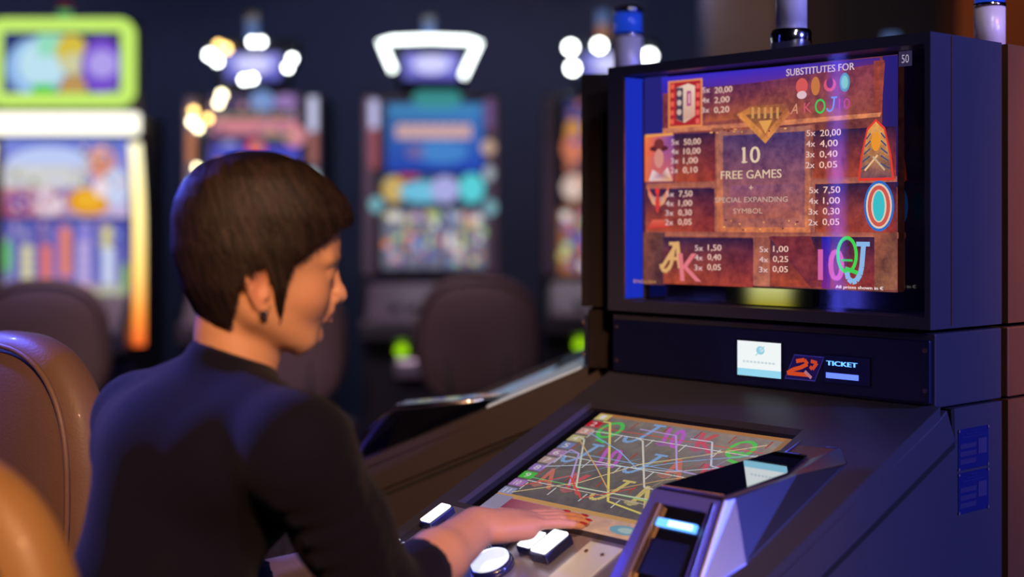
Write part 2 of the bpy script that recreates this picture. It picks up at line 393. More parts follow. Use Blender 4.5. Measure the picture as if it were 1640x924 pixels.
# upper screen -------------------------------------------------------
YS = .048
p = Pic((0, YS, 0), (1,0,0), (0,0,1), (0,-1,0))
def S(px, py): return onfront(px, py, YS)
def R(px0, py0, px1, py1, c, m=0):
    a = S(px0, py0); b = S(px1, py0); c_ = S(px1, py1); d = S(px0, py1)
    x_0 = (a[0]+d[0])/2; x_1 = (b[0]+c_[0])/2
    zt_, zb = (a[1]+b[1])/2, (c_[1]+d[1])/2
    p.poly([(x_0, zb), (x_1, zb), (x_1, zt_), (x_0, zt_)], c, m)
def PG(pts, c, m=0): p.poly([S(*q) for q in pts], c, m)
def T(s, pxa, pxb, py, h, c, rise=0, shear=0, bold=0):
    a = S(pxa, py); b = S(pxb, py+rise); hh = S(pxa, py-h/2)[1]-S(pxa, py+h/2)[1]
    # rows of the picture are level on the screen: keep the height of the middle of the word
    zc = (a[1]+b[1])/2
    p.text(s, a[0], b[0], zc, hh, c, shear=shear, bold=bold)
p.rect(-.2705, 1.2105, .2270, 1.554, [(104,54,60),(116,66,62),(126,66,62),(48,38,110)], 1)
PG([(1032,125),(1070,121),(1066,215),(1032,215)], [(38,36,120)]*4)
PG([(1414,90),(1438,88),(1438,300),(1412,295)], [(44,32,120),(38,32,120),(38,32,90),(60,34,80)])
# blue reflection on the glass, painted as a purple band along the top
PG([(1060,124),(1300,102),(1300,140),(1060,158)], [(52,44,205),(66,46,190),(110,50,110),(60,40,140)], 0)
PG([(1260,105),(1410,92),(1410,120),(1260,135)], [(60,46,180),(70,40,130),(120,55,80),(120,55,90)], 0)
# the broken stone slab across the top
PG([(1062,150),(1130,145),(1418,100),(1412,182),(1290,196),(1200,208),(1062,215)], [(130,60,70),(110,60,90),(128,58,80),(150,78,66),(168,92,66),(170,96,70),(120,52,62)], 1)
PG([(1130,140),(1280,126),(1290,172),(1190,190),(1130,196)], [(96,48,90),(110,52,80),(150,80,66),(178,100,66),(160,84,60)], 1)
PG([(1400,98),(1417,96),(1413,184),(1400,186)], [(150,70,60)]*4, 1)
PG([(1062,206),(1205,196),(1204,203),(1062,214)], [(200,125,90)]*4, 1)
PG([(1250,193),(1412,180),(1410,187),(1250,201)], [(205,130,90)]*4, 1)
# stone lattice between the panels
for a in ((1140,205,1160,378),(1292,200,1306,378),(1207,372,1234,458),(1036,292,1150,301),(1036,371,1440,380),(1302,284,1438,293)):
    R(*a, [(170,104,84),(176,108,88),(150,86,74),(150,86,74)], 1)
R(1032,372,1066,456,[(120,70,62),(70,46,60),(90,58,60),(120,70,62)],1)
R(1400,372,1438,464,[(130,84,66),(140,92,72),(120,74,62),(150,84,66)],1)
# dark text panels
D1 = [(150,64,52),(140,58,50),(52,34,64),(58,38,66)]
for a in ((1082,214,1147,291),(1036,303,1146,371),(1064,381,1208,457),(1236,379,1402,461),(1304,206,1437,284),(1308,294,1437,372)):
    R(*a, [(168,76,52),(150,58,54),(50,30,66),(44,36,70)], 1)
PG([(1233,379),(1300,378),(1330,460),(1300,460)], [(120,50,60)]*4, 1)
R(1318,379,1332,462,[(120,40,130),(120,40,130),(36,34,170),(36,34,170)],0)
# centre tablet
R(1150,206,1300,372,[(205,120,78),(214,130,84),(160,104,92),(150,100,92)],1)
R(1160,214,1291,364,[(172,104,88),(172,104,92),(72,58,112),(76,58,104)],1)
R(1172,296,1282,350,[(170,98,84),(170,98,84),(126,82,104),(136,84,116)],1)
# pendant ornament
PG([(1182,184),(1206,170),(1262,166),(1268,182),(1228,230)], [(196,130,70),(176,110,64),(160,100,70),(176,104,66),(220,150,80)], 1)
PG([(1196,184),(1256,180),(1228,216)], [(120,84,60),(120,80,60),(180,110,60)], 1)
for q in (1206,1216,1226,1236,1246): R(q,172,q+4,190,[(210,150,90)]*4)
PG([(1218,194),(1240,192),(1229,214)], [(226,160,84)]*3)
# book tile
R(1073,128,1128,204,[(226,140,84)]*4); R(1076,131,1125,201,[(176,40,50)]*4)
for q in range(5):
    R(1077,135+q*14,1083,143+q*14,[(232,96,76)]*4); R(1118,134+q*14,1124,142+q*14,[(232,96,90)]*4)
PG([(1087,141),(1106,134),(1117,138),(1117,186),(1100,197),(1087,192)], [(222,190,170),(236,206,186),(236,206,186),(214,160,140),(222,190,170),(200,160,150)])
PG([(1087,141),(1098,141),(1098,196),(1087,191)], [(72,60,82)]*4)
for q in (150,165,180): p.ell(*S(1092,q), .005, .005, (206,180,168))
R(1104,146,1111,170,[(176,70,130)]*4); R(1107,150,1109,166,[(236,200,190)]*4)
# hat portrait tile, plain
R(1037,217,1083,291,[(230,110,60),(210,100,90),(110,70,160),(244,120,56)]); R(1037,217,1060,250,[(240,110,56),(200,90,110),(200,90,110),(244,130,60)])
PG([(1038,216),(1082,213),(1083,217),(1038,220)], [(240,160,80)]*4)
a = S(1060,238); p.ell(a[0], a[1], .021, .0055, (92,34,48)); a = S(1060,231); p.ell(a[0], a[1], .011, .009, (120,50,52))
a = S(1060,254); p.ell(a[0], a[1], .0105, .016, (214,140,130)); 
PG([(1044,290),(1050,272),(1064,280),(1074,268),(1082,290)], [(232,206,210),(240,216,216),(170,110,130),(240,216,216),(230,170,120)])
# winged statue
for sgn in (-1, 1):
    a = S(1059, 318)
    pts = [(a[0]+sgn*q[0], a[1]+q[1]) for q in ((.003,-.014),(.013,-.009),(.022,.006),(.0245,.024),(.018,.012),(.011,.004),(.003,.002))]
    p.poly(pts, [(236,120,80),(236,170,130),(240,150,110),(236,96,70),(230,90,70),(180,150,150),(190,130,120)])
a = S(1058,326); p.ell(a[0], a[1], .0045, .016, (214,60,62)); a = S(1058,306); p.ell(a[0], a[1], .0045, .006, (236,60,56))
PG([(1042,366),(1050,352),(1068,352),(1078,364)], [(200,60,56),(220,100,80),(220,100,80),(200,60,56)])
# golden mask, plain
a = S(1408,240)
p.poly([(a[0]+.031*q[0], a[1]+.045*q[1]) for q in ((-1,-1),(-.85,-.2),(-.5,.7),(0,1),(.5,.7),(.85,-.2),(1,-1))], (228,60,50))
p.poly([(a[0]+.027*q[0], a[1]+.041*q[1]) for q in ((-1,-1),(-.85,-.2),(-.5,.7),(0,1),(.5,.7),(.85,-.2),(1,-1))], [(120,80,90),(170,120,80),(206,140,76),(230,170,90),(206,140,76),(170,120,80),(120,80,90)], 1)
p.ell(a[0], a[1]+.012, .008, .014, (236,150,50)); 
for q in range(5):
    for sg in (-1, 1): p.line([(a[0]+sg*.009, a[1]+.024-q*.011), (a[0]+sg*(.016+q*.002), a[1]+.016-q*.011)], .0022, (70,80,120))
p.line([(a[0]-.018,a[1]-.03),(a[0]+.004,a[1]-.008)], .003, (236,190,140)); p.line([(a[0]+.016,a[1]-.03),(a[0]-.004,a[1]-.010)], .003, (200,170,140))
# oval jewel
a = S(1414,330); p.ell(a[0], a[1], .0255, .037, (50,110,200)); p.ell(a[0], a[1], .022, .033, (226,200,180)); p.ring(a[0], a[1], .019, .030, .006, (206,90,80)); p.ell(a[0], a[1], .010, .022, (60,190,200))
# letter symbols
T('A', 1070, 1104, 408, 42, (222,170,110), shear=.35, bold=.001)
a = S(1078,412); p.jay(a[0], a[1], .034, .046, .007, (222,170,110), lean=.25); T('K', 1096, 1128, 428, 44, (226,120,130), shear=-.1, bold=.001)
T('10', 1319, 1358, 424, 50, (214,100,170), bold=.0018)
a = S(1364,408); p.ring(a[0], a[1], .019, .028, .0055, (70,214,80)); p.line([(a[0]-.010,a[1]-.008),(a[0]+.010,a[1]-.008)], .0035, (60,200,80))
a = S(1374,434); p.line([(a[0]-.014,a[1]+.004),(a[0],a[1]),(a[0]+.012,a[1]-.004)], .006, (70,206,86))
a = S(1380,421); p.jay(a[0], a[1], .036, .056, .0085, (140,184,232), lean=.15)
# words and numbers
TX = (238,196,180)
def rows(items, xa, xb, xc, ys, h=11):
    for (n, v), y in zip(items, ys):
        T(n, xa, xb, y, h*.8, (226,190,190), bold=.0003); wv = {5: 1.0, 4: .86}[len(v)]
        T(v, xb+8, xb+8+(xc-xb-8)*wv, y, h, TX, bold=.0003)
rows([('5x','20,00'),('4x','2,00'),('3x','0,20')], 1133, 1145, 1181, (145,161,177))
rows([('5x','50,00'),('4x','10,00'),('3x','1,00'),('2x','0,10')], 1085, 1097, 1132, (228,243,258,273))
rows([('5x','7,50'),('4x','1,00'),('3x','0,30'),('2x','0,05')], 1078, 1091, 1124, (311,326,341,356))
rows([('5x','20,00'),('4x','4,00'),('3x','0,40'),('2x','0,05')], 1305, 1319, 1360, (214,231,248,265), 12)
rows([('5x','7,50'),('4x','1,00'),('3x','0,30'),('2x','0,05')], 1311, 1326, 1365, (305,322,339,356), 12)
rows([('5x','1,50'),('4x','0,40'),('3x','0,05')], 1130, 1143, 1176, (397,412,428))
rows([('5x','1,00'),('4x','0,25'),('3x','0,05')], 1235, 1249, 1285, (399,415,431))
T('SUBSTITUTES FOR', 1279, 1388, 118, 11, (214,190,200), rise=-9, bold=.0003)
a = S(1304,140); p.ell(a[0], a[1], .011, .012, (214,90,90)); a = S(1304,154); p.ell(a[0], a[1], .009, .006, (226,190,200))
a = S(1326,140); p.ell(a[0], a[1], .008, .014, (200,120,70)); a = S(1349,138); p.ell(a[0], a[1], .011, .010, (216,90,110)); p.ell(a[0], a[1]+.003, .006, .008, (110,44,90))
a = S(1373,134); p.ell(a[0], a[1], .009, .014, (90,150,180)); p.ell(a[0], a[1], .006, .010, (130,200,190))
T('A', 1288, 1300, 176, 16, (214,150,120), shear=.3); T('K', 1308, 1320, 174, 16, (214,90,110))
a = S(1334,172); p.ring(a[0], a[1], .0095, .011, .003, (60,200,90)); a = S(1352,169); p.jay(a[0], a[1], .016, .020, .003, (110,150,230), lean=.15); T('10', 1364, 1382, 168, 17, (190,70,150))
T('10', 1211, 1238, 249, 26, (226,200,170), bold=.0006)
R(1209,259.5,1218,261.5,[(226,200,170)]*4); R(1209.5,238.5,1213,241,[(226,200,170)]*4)
T('FREE GAMES', 1176, 1273, 280, 13, (226,196,166), bold=.0003)
T('+', 1221, 1228, 301, 7, (226,190,160)); T('SPECIAL EXPANDING', 1167, 1283, 320, 8, (206,176,160)); T('SYMBOL', 1196, 1243, 338, 8, (206,170,150))
T('All prizes shown in \u20ac', 1360, 1436, 460, 7, (236,226,226), bold=.0003); T('ENGLISH', 1037, 1072, 450, 5, (206,150,80))
for q in range(26):       # chipped highlights on the stonework
    xx = random.uniform(1160, 1300); yy = random.choice((random.uniform(352,369), random.uniform(207,214)))
    a = S(xx, yy); p.ell(a[0], a[1], random.uniform(.001,.004), .0012, random.choice([(226,150,90),(110,50,50),(240,170,100)]))
p.build('paytable_screen', [M['pic'], M['picg']], term)
# '50' tag and lit side, sill and pane of the monitor
q = Pic((0, .0550, 0), (1,0,0), (0,0,1), (0,-1,0)); a = onfront(1450, 94, .055)
q.rect(a[0]-.011, a[1]-.011, a[0]+.011, a[1]+.011, (50,42,74)); q.text('50', a[0]-.006, a[0]+.006, a[1], .012, (170,160,180)); q.build('stake_tag', [M['pic']], term)
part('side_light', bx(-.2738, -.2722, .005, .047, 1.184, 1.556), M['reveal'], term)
part('screen_edge_trim', bx(-.2722, -.2708, .0455, .0475, 1.212, 1.553), M['bronze'], term)
part('lit_frame_edge', bx(-.2742, -.2730, .0006, .004, 1.190, 1.552), M['bronze'], term)  # warm light on the inner frame edge, coloured in as a bronze strip
q = Pic((0, .0475, 0), (1,0,0), (0,0,1), (0,-1,0))  # yellow reflection on the sill, painted as a glowing strip
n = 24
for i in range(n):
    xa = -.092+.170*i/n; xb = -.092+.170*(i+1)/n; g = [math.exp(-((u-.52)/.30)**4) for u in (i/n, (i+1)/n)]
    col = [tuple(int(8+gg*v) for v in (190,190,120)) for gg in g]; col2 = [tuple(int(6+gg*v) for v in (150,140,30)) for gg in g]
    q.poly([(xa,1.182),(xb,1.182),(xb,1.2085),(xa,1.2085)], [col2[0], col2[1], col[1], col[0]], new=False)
q.build('painted_sill_glow', [M['pic']], term)
part('glass_pane', bx(-.2735, .3005, .0045, .0055, 1.1805, 1.5585), M['pane'], term)
# belly items
q = Pic((0, .0025, 0), (1,0,0), (0,0,1), (0,-1,0))
q.rect(-.031, 1.0750, .053, 1.1285, (240,246,246)); q.rect(-.031, 1.0750, .053, 1.0860, (150,214,238))
q.ell(.014, 1.1155, .008, .0065, (150,205,225)); q.ell(.016, 1.1165, .004, .0035, (206,228,238))
q.line([(.005,1.107),(.022,1.122)], .0016, (160,210,228))
for i in range(9): q.rect(-.020+i*.0072, 1.0955, -.015+i*.0072, 1.0985, (196,212,222))
e = part('ticket_display', bx(-.034, .056, .0026, .004, 1.072, 1.1315), M['black'], term); q.build('display_image', [M['pic']], e)
bm = bmesh.new(); hexa(bm, [(.060,.004,1.076),(.116,.004,1.076),(.133,.004,1.114),(.078,.004,1.114)], [(.060,.0018,1.076),(.116,.0018,1.076),(.133,.0018,1.114),(.078,.0018,1.114)])
e = part('emblem_badge', bm, M['chromeb'], term)
q = Pic((0, .0015, 0), (1,0,0), (0,0,1), (0,-1,0))
q.poly([(.0625,1.078),(.1145,1.078),(.130,1.112),(.0795,1.112)], (28,16,70))
OR = (200,70,34); sh = lambda x, z: (x+(z-1.095)*.44, z)
q.line([sh(.078,1.104),sh(.092,1.107),sh(.100,1.101),sh(.090,1.095),sh(.078,1.091),sh(.070,1.085),sh(.108,1.085)], .0060, OR)
q.line([sh(.104,1.106),sh(.116,1.104),sh(.112,1.094),sh(.106,1.098)], .0055, (190,64,40)); q.line([sh(.100,1.090),sh(.116,1.081)], .005, (176,110,120))
q.build('emblem_mark', [M['pic']], e)
e = part('ticket_slot', bx(.130, .212, .0018, .004, 1.076, 1.1175), M['black'], term, bevel=.0008)
q = Pic((0, .0012, 0), (1,0,0), (0,0,1), (0,-1,0)); q.text('TICKET', .137, .190, 1.1055, .0068, (90,150,255), bold=.0007); q.build('slot_lettering', [picture_mat('slot_ink', 2.6)], e)
part('slot_light', bx(.136, .192, .0008, .0018, 1.0835, 1.0915), emit('slot_blue', (.12,.20,1), 1.5), e)
# deck touchscreen: u from left to right, v down the slope
yT, yBt, xL, xR = -.090, -.353, -.236, .148
sl = math.sqrt(1+.45**2)
q = Pic((xL, yT, zt(yT)-.0085), (xR-xL, 0, 0), (0, -(yT-yBt), -(yT-yBt)*.45), Vector((0,-.45,1)).normalized(), .00003)
q.rect(0,0,1,1,[(128,118,112),(150,140,134),(96,90,94),(92,86,92)],1)
q.rect(0,0,1,.030,(176,120,76)); q.rect(0,.84,1,.87,(200,150,96)); q.rect(0,.87,1,1,[(190,140,130),(206,170,150),(214,170,140),(196,130,110)],1); q.rect(.965,0,1,.84,(150,110,80))
q.rect(.10,.875,.33,.96,[(150,70,96),(190,120,120),(190,120,130),(140,60,90)]); q.rect(.0,.86,.10,1,(150,140,170))
for xx in (.50,.74,.90): q.ell(xx,.93,.07,.035,(120,160,180)); q.ell(xx+.01,.93,.04,.02,(170,190,190))
side_cols = [(214,190,110),(190,40,50),(206,150,140),(190,180,130),(120,130,180),(170,130,170),(180,150,150),(150,120,190),(80,190,70),(170,120,190),(150,150,190)]
for i, c in enumerate(side_cols): q.rect(.0, .01+i*.078, .075, .07+i*.078, c); q.text(str(i+1), .02,.05,.04+i*.078,.04,(230,220,220),flip=-1)
reel = [.16,.33,.50,.67,.84]
for xx in (.085,.245,.415,.585,.755,.93):
    for j in range(6): q.line([(xx,.05+j*.135),(xx,.12+j*.135)], .007, (200,200,200) if j % 2 else (170,70,60))
sym = [('Q','J','10','K','Q'),('J','10','J','A','K'),('A','K','J','A','10')]
sc = {'Q':(80,200,90),'J':(130,170,224),'10':(196,90,200),'K':(206,80,90),'A':(206,110,90)}
for r in range(3):
    for c_ in range(5):
        s_ = sym[r][c_]; cc = sc[s_] if not (r == 2 and c_ in (2,3)) else (214,190,110)
        xx = reel[c_]; yy = .16+r*.26
        if s_ == 'Q':
            for th in range(2): q.ring(xx, yy, .060-.003*th, .085-.004*th, .016, cc)
            q.line([(xx-.03,yy+.03),(xx+.03,yy+.03)], .016, cc); q.line([(xx-.01,yy+.10),(xx+.05,yy+.12)], .022, cc)
        elif s_ == 'J': q.jay(xx, yy-.01, .10, .19, .020, tuple(int(v*.88+20) for v in cc), flip=-1, lean=.3)
        else: 
            cc2 = tuple(int(v*.88+20) for v in cc)
            q.text(s_, xx-.050, xx+.046, yy-.010, .175, cc2, shear=-.3, flip=-1, bold=.004); q.ell(xx-.02, yy+.055, .035, .018, tuple(int(v*.5+60) for v in cc), 1)
LC = [(226,206,110),(190,160,220),(214,170,110),(226,80,70),(110,210,110),(226,226,226),(140,180,230),(220,150,180)]
for v_, c_ in ((.16,LC[3]),(.20,LC[5]),(.42,LC[6]),(.46,LC[5]),(.69,LC[4]),(.72,LC[5])): q.line([(.08,v_),(.95,v_+.01)], .0055, c_)
for pts_, t_, c_ in (([(.08,.10),(.12,.10),(.55,.76),(.74,.80),(.93,.80)], .011, LC[0]), ([(.06,.27),(.10,.29),(.34,.70),(.93,.68)], .009, (206,206,190)), ([(.33,.20),(.38,.22),(.63,.60),(.93,.62)], .009, (214,206,196)),
    ([(.30,.12),(.50,.13),(.68,.42),(.93,.44)], .009, LC[1]), ([(.58,.14),(.69,.14),(.80,.34),(.93,.36)], .009, (200,200,214)), ([(.08,.60),(.10,.40),(.16,.42),(.30,.70)], .009, LC[1]),
    ([(.08,.84),(.33,.66),(.50,.42),(.67,.30),(.93,.10)], .007, (226,200,150)), ([(.08,.22),(.33,.34),(.50,.46),(.67,.34),(.93,.20)], .006, LC[6]), ([(.08,.58),(.33,.48),(.67,.44),(.93,.30)], .006, (200,214,226)),
    ([(.08,.30),(.33,.52),(.50,.68),(.67,.52),(.93,.36)], .006, LC[2]), ([(.08,.78),(.25,.62),(.42,.78),(.60,.62)], .006, LC[3])): q.line(pts_, t_, c_)
rq = random.Random(11)
for i in range(8):
    xa_ = rq.choice(reel); ya_ = .16+.26*rq.randrange(3); xb_ = rq.choice(reel); yb_ = .16+.26*rq.randrange(3)
    q.line([(xa_-.03, ya_+rq.uniform(-.05,.05)), (xb_+.03, yb_+rq.uniform(-.05,.05))], .0035, tuple(int(v*.6+50) for v in rq.choice(LC)))
q.build('touchscreen', [picture_mat('deck_screen_ink', .85), picture_mat('deck_screen_mottled', .85, .4, 40)], term)
part('deck_glass', hexa(bmesh.new(), [(xL-.006,yBt,zt(yBt)-.0030),(xR+.004,yBt,zt(yBt)-.0030),(xR+.004,yT,zt(yT)-.0030),(xL-.006,yT,zt(yT)-.0030)],
     [(xL-.006,yBt,zt(yBt)-.0022),(xR+.004,yBt,zt(yBt)-.0022),(xR+.004,yT,zt(yT)-.0022),(xL-.006,yT,zt(yT)-.0022)]), glass_mat('deck_glass', .10), term)
# buttons
def on_slope(bm, x, y, top=0):
    bm.transform(Matrix.Translation((x, y, zt(y)+top)) @ Matrix.Rotation(math.atan(.45), 4, 'X')); return bm
for i, (x, y, wx, wy, h) in enumerate([(-.262,-.408,.022,.046,.016),(-.285,-.478,.030,.020,.010),(-.248,-.478,.030,.016,.008),(-.198,-.410,.022,.040,.014),(-.150,-.412,.022,.040,.014),(-.102,-.412,.022,.040,.014),
      (-.048,-.412,.024,.036,.014),(-.008,-.414,.028,.050,.020),(-.150,-.470,.034,.020,.012)]):
    e = part('button', on_slope(box(bmesh.new(), -wx/2-.002, wx/2+.002, -wy/2-.002, wy/2+.002, 0, h*.75), x, y), M['btnb'], bpanel, bevel=.002)
    part('button_cap', on_slope(box(bmesh.new(), -wx/2, wx/2, -wy/2, wy/2, h*.75, h), x, y), M['btn'], e, bevel=.003)
for x, y, r in ((-.070,-.468,.027),(-.118,-.452,.015)):
    e = part('button', on_slope(lathe(bmesh.new(), [(r+.004,0),(r+.004,.008),(r+.001,.012)], n=32), x, y), M['btnb'], bpanel, True)
    part('button_cap', on_slope(lathe(bmesh.new(), [(r,.012),(r,.016),(r*.85,.019),(r*.4,.021)], n=32), x, y), M['btn'] if r < .02 else mat('button_glass', (.6,.65,.75), .1, em=(.8,.85,1), es=.9), e, True)
e = part('card_plate', on_slope(box(bmesh.new(), -.030, .030, -.050, .038, 0, .002), .060, -.415, .0002), mat('pale_plate', (.62,.64,.66), .3, metal=.2, em=(.6,.7,.7), es=.12), bpanel, bevel=.0006)
for x, y in ((.042,-.40),(.072,-.40)): part('screw', on_slope(lathe(bmesh.new(), [(.003,.0022),(.003,.0034)], n=12), x, y), M['screw'], e)
# bill acceptor housing on the deck's right
def bill_acceptor(par, zt, metal='chromeb'):
    xa, xb, yf, TF = .122, .245, -.360, .966
    lo = [(xa-.004,-.438), (.258,-.438), (.280,-.360), (.273,-.136), (.238,-.105), (.166,-.112)]
    hi = [(xa+.004,yf,TF), (.241,yf+.006,TF+.001), (.243,yf+.022,TF+.003), (.243,-.215,.981), (.207,-.124,.991), (.150,-.124,.991)]
    acc = part('bill_acceptor', hexa(bmesh.new(), [(x, y, zt(y)) for x, y in lo], hi), M[metal], par, bevel=.004, segs=3)
    tg = [(xa+.010,yf+.008), (.234,yf+.012), (.236,-.222), (.202,-.131), (.152,-.131)]
    zz = lambda y: TF+(.992-TF)*(y-yf)/(-.118-yf)
    part('top_glass', hexa(bmesh.new(), [(x,y,zz(y)) for x, y in tg], [(x,y,zz(y)+.0022) for x, y in tg]), M['mirror'], acc)
    nn = Vector((0, -abs(TF-zt(-.438)), abs(yf+.438))).normalized()
    def fr(u, v, off=0):
        x = (xa+.004)*(1-u)+(xb-.004)*u; x0_ = (xa-.004)*(1-u)+(xb+.012)*u
        return Vector((x*(1-v)+x0_*v, yf*(1-v)-.438*v, TF*(1-v)+zt(-.438)*v)) + nn*off
    def fpan(u0, v0, u1, v1, o0, o1):
        return hexa(bmesh.new(), [fr(u0,v1,o0),fr(u1,v1,o0),fr(u1,v0,o0),fr(u0,v0,o0)], [fr(u0,v1,o1),fr(u1,v1,o1),fr(u1,v0,o1),fr(u0,v0,o1)])
    fm = bmesh.new()
    for a_ in ((.02,.02,.98,.155),(.02,.155,.15,.98),(.87,.155,.98,.98)):
        b_ = fpan(*a_, .0, .0022); me_ = bpy.data.meshes.new('t'); b_.to_mesh(me_); b_.free(); fm.from_mesh(me_); bpy.data.meshes.remove(me_)
    part('front_frame', fm, M['frame'], acc)
    part('window', fpan(.16,.17,.86,.96,.0,.0014), M['gloss'], acc)
    part('note_guide', fpan(.19,.17,.27,.95,.0014,.010), M['bronze'], acc, bevel=.001)
    part('light_bar', fpan(.29,.30,.82,.38,.0014,.006), M['bluebar'], acc, bevel=.001)
    part('light_bar_core', fpan(.46,.315,.78,.365,.006,.0068), M['bluebar2'], acc)
    part('note_mouth', fpan(.29,.50,.80,.86,.0014,.004), M['btnb'], acc, bevel=.001)
    part('edge_post', fpan(.90,.06,.95,.95,.0022,.005), M['chrome'], acc, bevel=.001)
    return acc
acc = bill_acceptor(term, zt)
# side plates with printed rows
for zz, col in ((.961,(22,24,80)),(.899,(24,34,130))):
    e = part('rating_plate', bx(.310, .3112, .070, .151, zz, zz+.058), M['plate'], term)
    q = Pic((.3114, 0, 0), (0,1,0), (0,0,1), (1,0,0))
    for r in range(3): q.rect(.074, zz+.008+r*.011, .117, zz+.015+r*.011, (50,46,86))
    q.rect(.122, zz+.019, .145, zz+.041, (58,52,92))
    for r in range(3): q.rect(.080+.01*r, zz+.045+r*.004, .140-.008*r, zz+.0465+r*.004, (30,34,90))
    for yy in (.071,.149):
        for z_ in (zz+.002, zz+.056): q.ell(yy, z_, .0018, .0022, (120,100,110))
    me = q.build('print', [None], e)
    mm = bpy.data.materials.new('printed_rows'); mm.use_nodes = True; pn = mm.node_tree.nodes['Principled BSDF']; aa = mm.node_tree.nodes.new('ShaderNodeVertexColor'); aa.layer_name = 'ink'
    mm.node_tree.links.new(aa.outputs['Color'], pn.inputs['Base Color']); me.data.materials.clear(); me.data.materials.append(mm)

# neighbouring and rear terminals
NB = math.radians(90-97); NY = np.array([math.cos(NB), math.sin(NB), 0]); NX = np.array([math.sin(NB), -math.cos(NB), 0])
NO = np.array([.123, 2.535, 0]) - .31*NX
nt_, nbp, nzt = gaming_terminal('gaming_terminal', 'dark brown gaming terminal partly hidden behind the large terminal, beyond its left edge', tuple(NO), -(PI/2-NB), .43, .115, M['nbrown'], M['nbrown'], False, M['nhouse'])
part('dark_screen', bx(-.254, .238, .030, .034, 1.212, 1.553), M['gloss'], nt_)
q = Pic((xL, yT, nzt(yT)-.008), (xR-xL+.0, 0, 0), (0, -(yT-yBt), -(yT-yBt)*.43), Vector((0,-.43,1)).normalized(), .0001)
q.rect(0,0,1,1,(120,140,165)); 
for i in range(5):
    for j in range(3): q.text('JQKA9'[(i+j) % 5], .12+i*.17, .20+i*.17, .2+j*.27, .16, (150,90,130), flip=-1)
q.build('touchscreen', [M['pic']], nt_)
pq = [(.225,-.17),(.305,-.17),(.305,.0),(.02,.0)]  # pale glare on the deck, built as a faintly glowing plate
part('deck_glare_patch', hexa(bmesh.new(), [(x,y,nzt(y)+.001) for x, y in pq], [(x,y,nzt(y)+.004) for x, y in pq]), mat('deck_glare_pale', (.62,.72,.80), .3, coat=.3, em=(.5,.62,.75), es=.25), nt_)
ac2 = bill_acceptor(nt_, nzt, 'chrome')
bm = bmesh.new(); tube(bm, [(.254,-.425,.89),(.246,-.375,.955),(.240,-.352,.968),(.242,-.30,.974),(.243,-.215,.982),(.205,-.118,.993)], .005)
part('chrome_edge', bm, M['chrome'], ac2, True)
RO = MO + .398*MY
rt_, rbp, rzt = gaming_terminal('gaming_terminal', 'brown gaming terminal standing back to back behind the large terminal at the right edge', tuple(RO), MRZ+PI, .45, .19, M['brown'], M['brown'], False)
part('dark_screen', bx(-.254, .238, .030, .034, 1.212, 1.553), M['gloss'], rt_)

# signal towers
def tower(label, loc, r, h0, kind):
    t = thing('signal_tower', label, 'signal lamp', loc, 0, 'signal towers on the machines')
    if kind == 'base':
        part('collar', lathe(bmesh.new(), [(r*1.32,0),(r*1.32,.034),(r*1.22,.040),(r*1.0,.042)]), M['chrome'], t, True)
        part('tube', lathe(bmesh.new(), [(r,.042),(r,.034+h0),(r*.96,.036+h0)]), M['frost'], t, True)
        part('ring', lathe(bmesh.new(), [(r*1.02,.030+h0),(r*1.02,.036+h0)]), M['chrome'], t, True)
        part('lens', lathe(bmesh.new(), [(r*.98,.036+h0),(r*.98,.075+h0),(r*.7,.085+h0)]), M['bluec'], t, True)
    else:
        part('tube', lathe(bmesh.new(), [(r,0),(r,h0)]), M['frost'], t, True)
        part('ring', lathe(bmesh.new(), [(r*1.03,h0),(r*1.03,h0+.006)]), M['chrome'], t, True)
        part('lens', lathe(bmesh.new(), [(r*.97,h0+.006),(r*.97,h0+.046)]), M['bluec'], t, True)
        part('cap', lathe(bmesh.new(), [(r*1.03,h0+.046),(r*1.03,h0+.054),(r*.6,h0+.060)]), M['chrome'], t, True)
    return t
P1 = MO + .006*MX + .09*MY
tower('frosted signal tower with a wide chrome collar on top of the large terminal', (P1[0], P1[1], 1.575), .0245, .075, 'base')
P3 = MO + .228*MX + .30*MY
tower('frosted signal tower with chrome ring on the brown terminal at the right edge', (P3[0], P3[1], 1.575), .0235, .072, 'ring')
P2 = NO + .0*NX + .07*NY
tower('signal tower with blue lens rising behind the upper left corner of the paytable monitor', (P2[0], P2[1], 1.575), .0285, .105, 'ring')

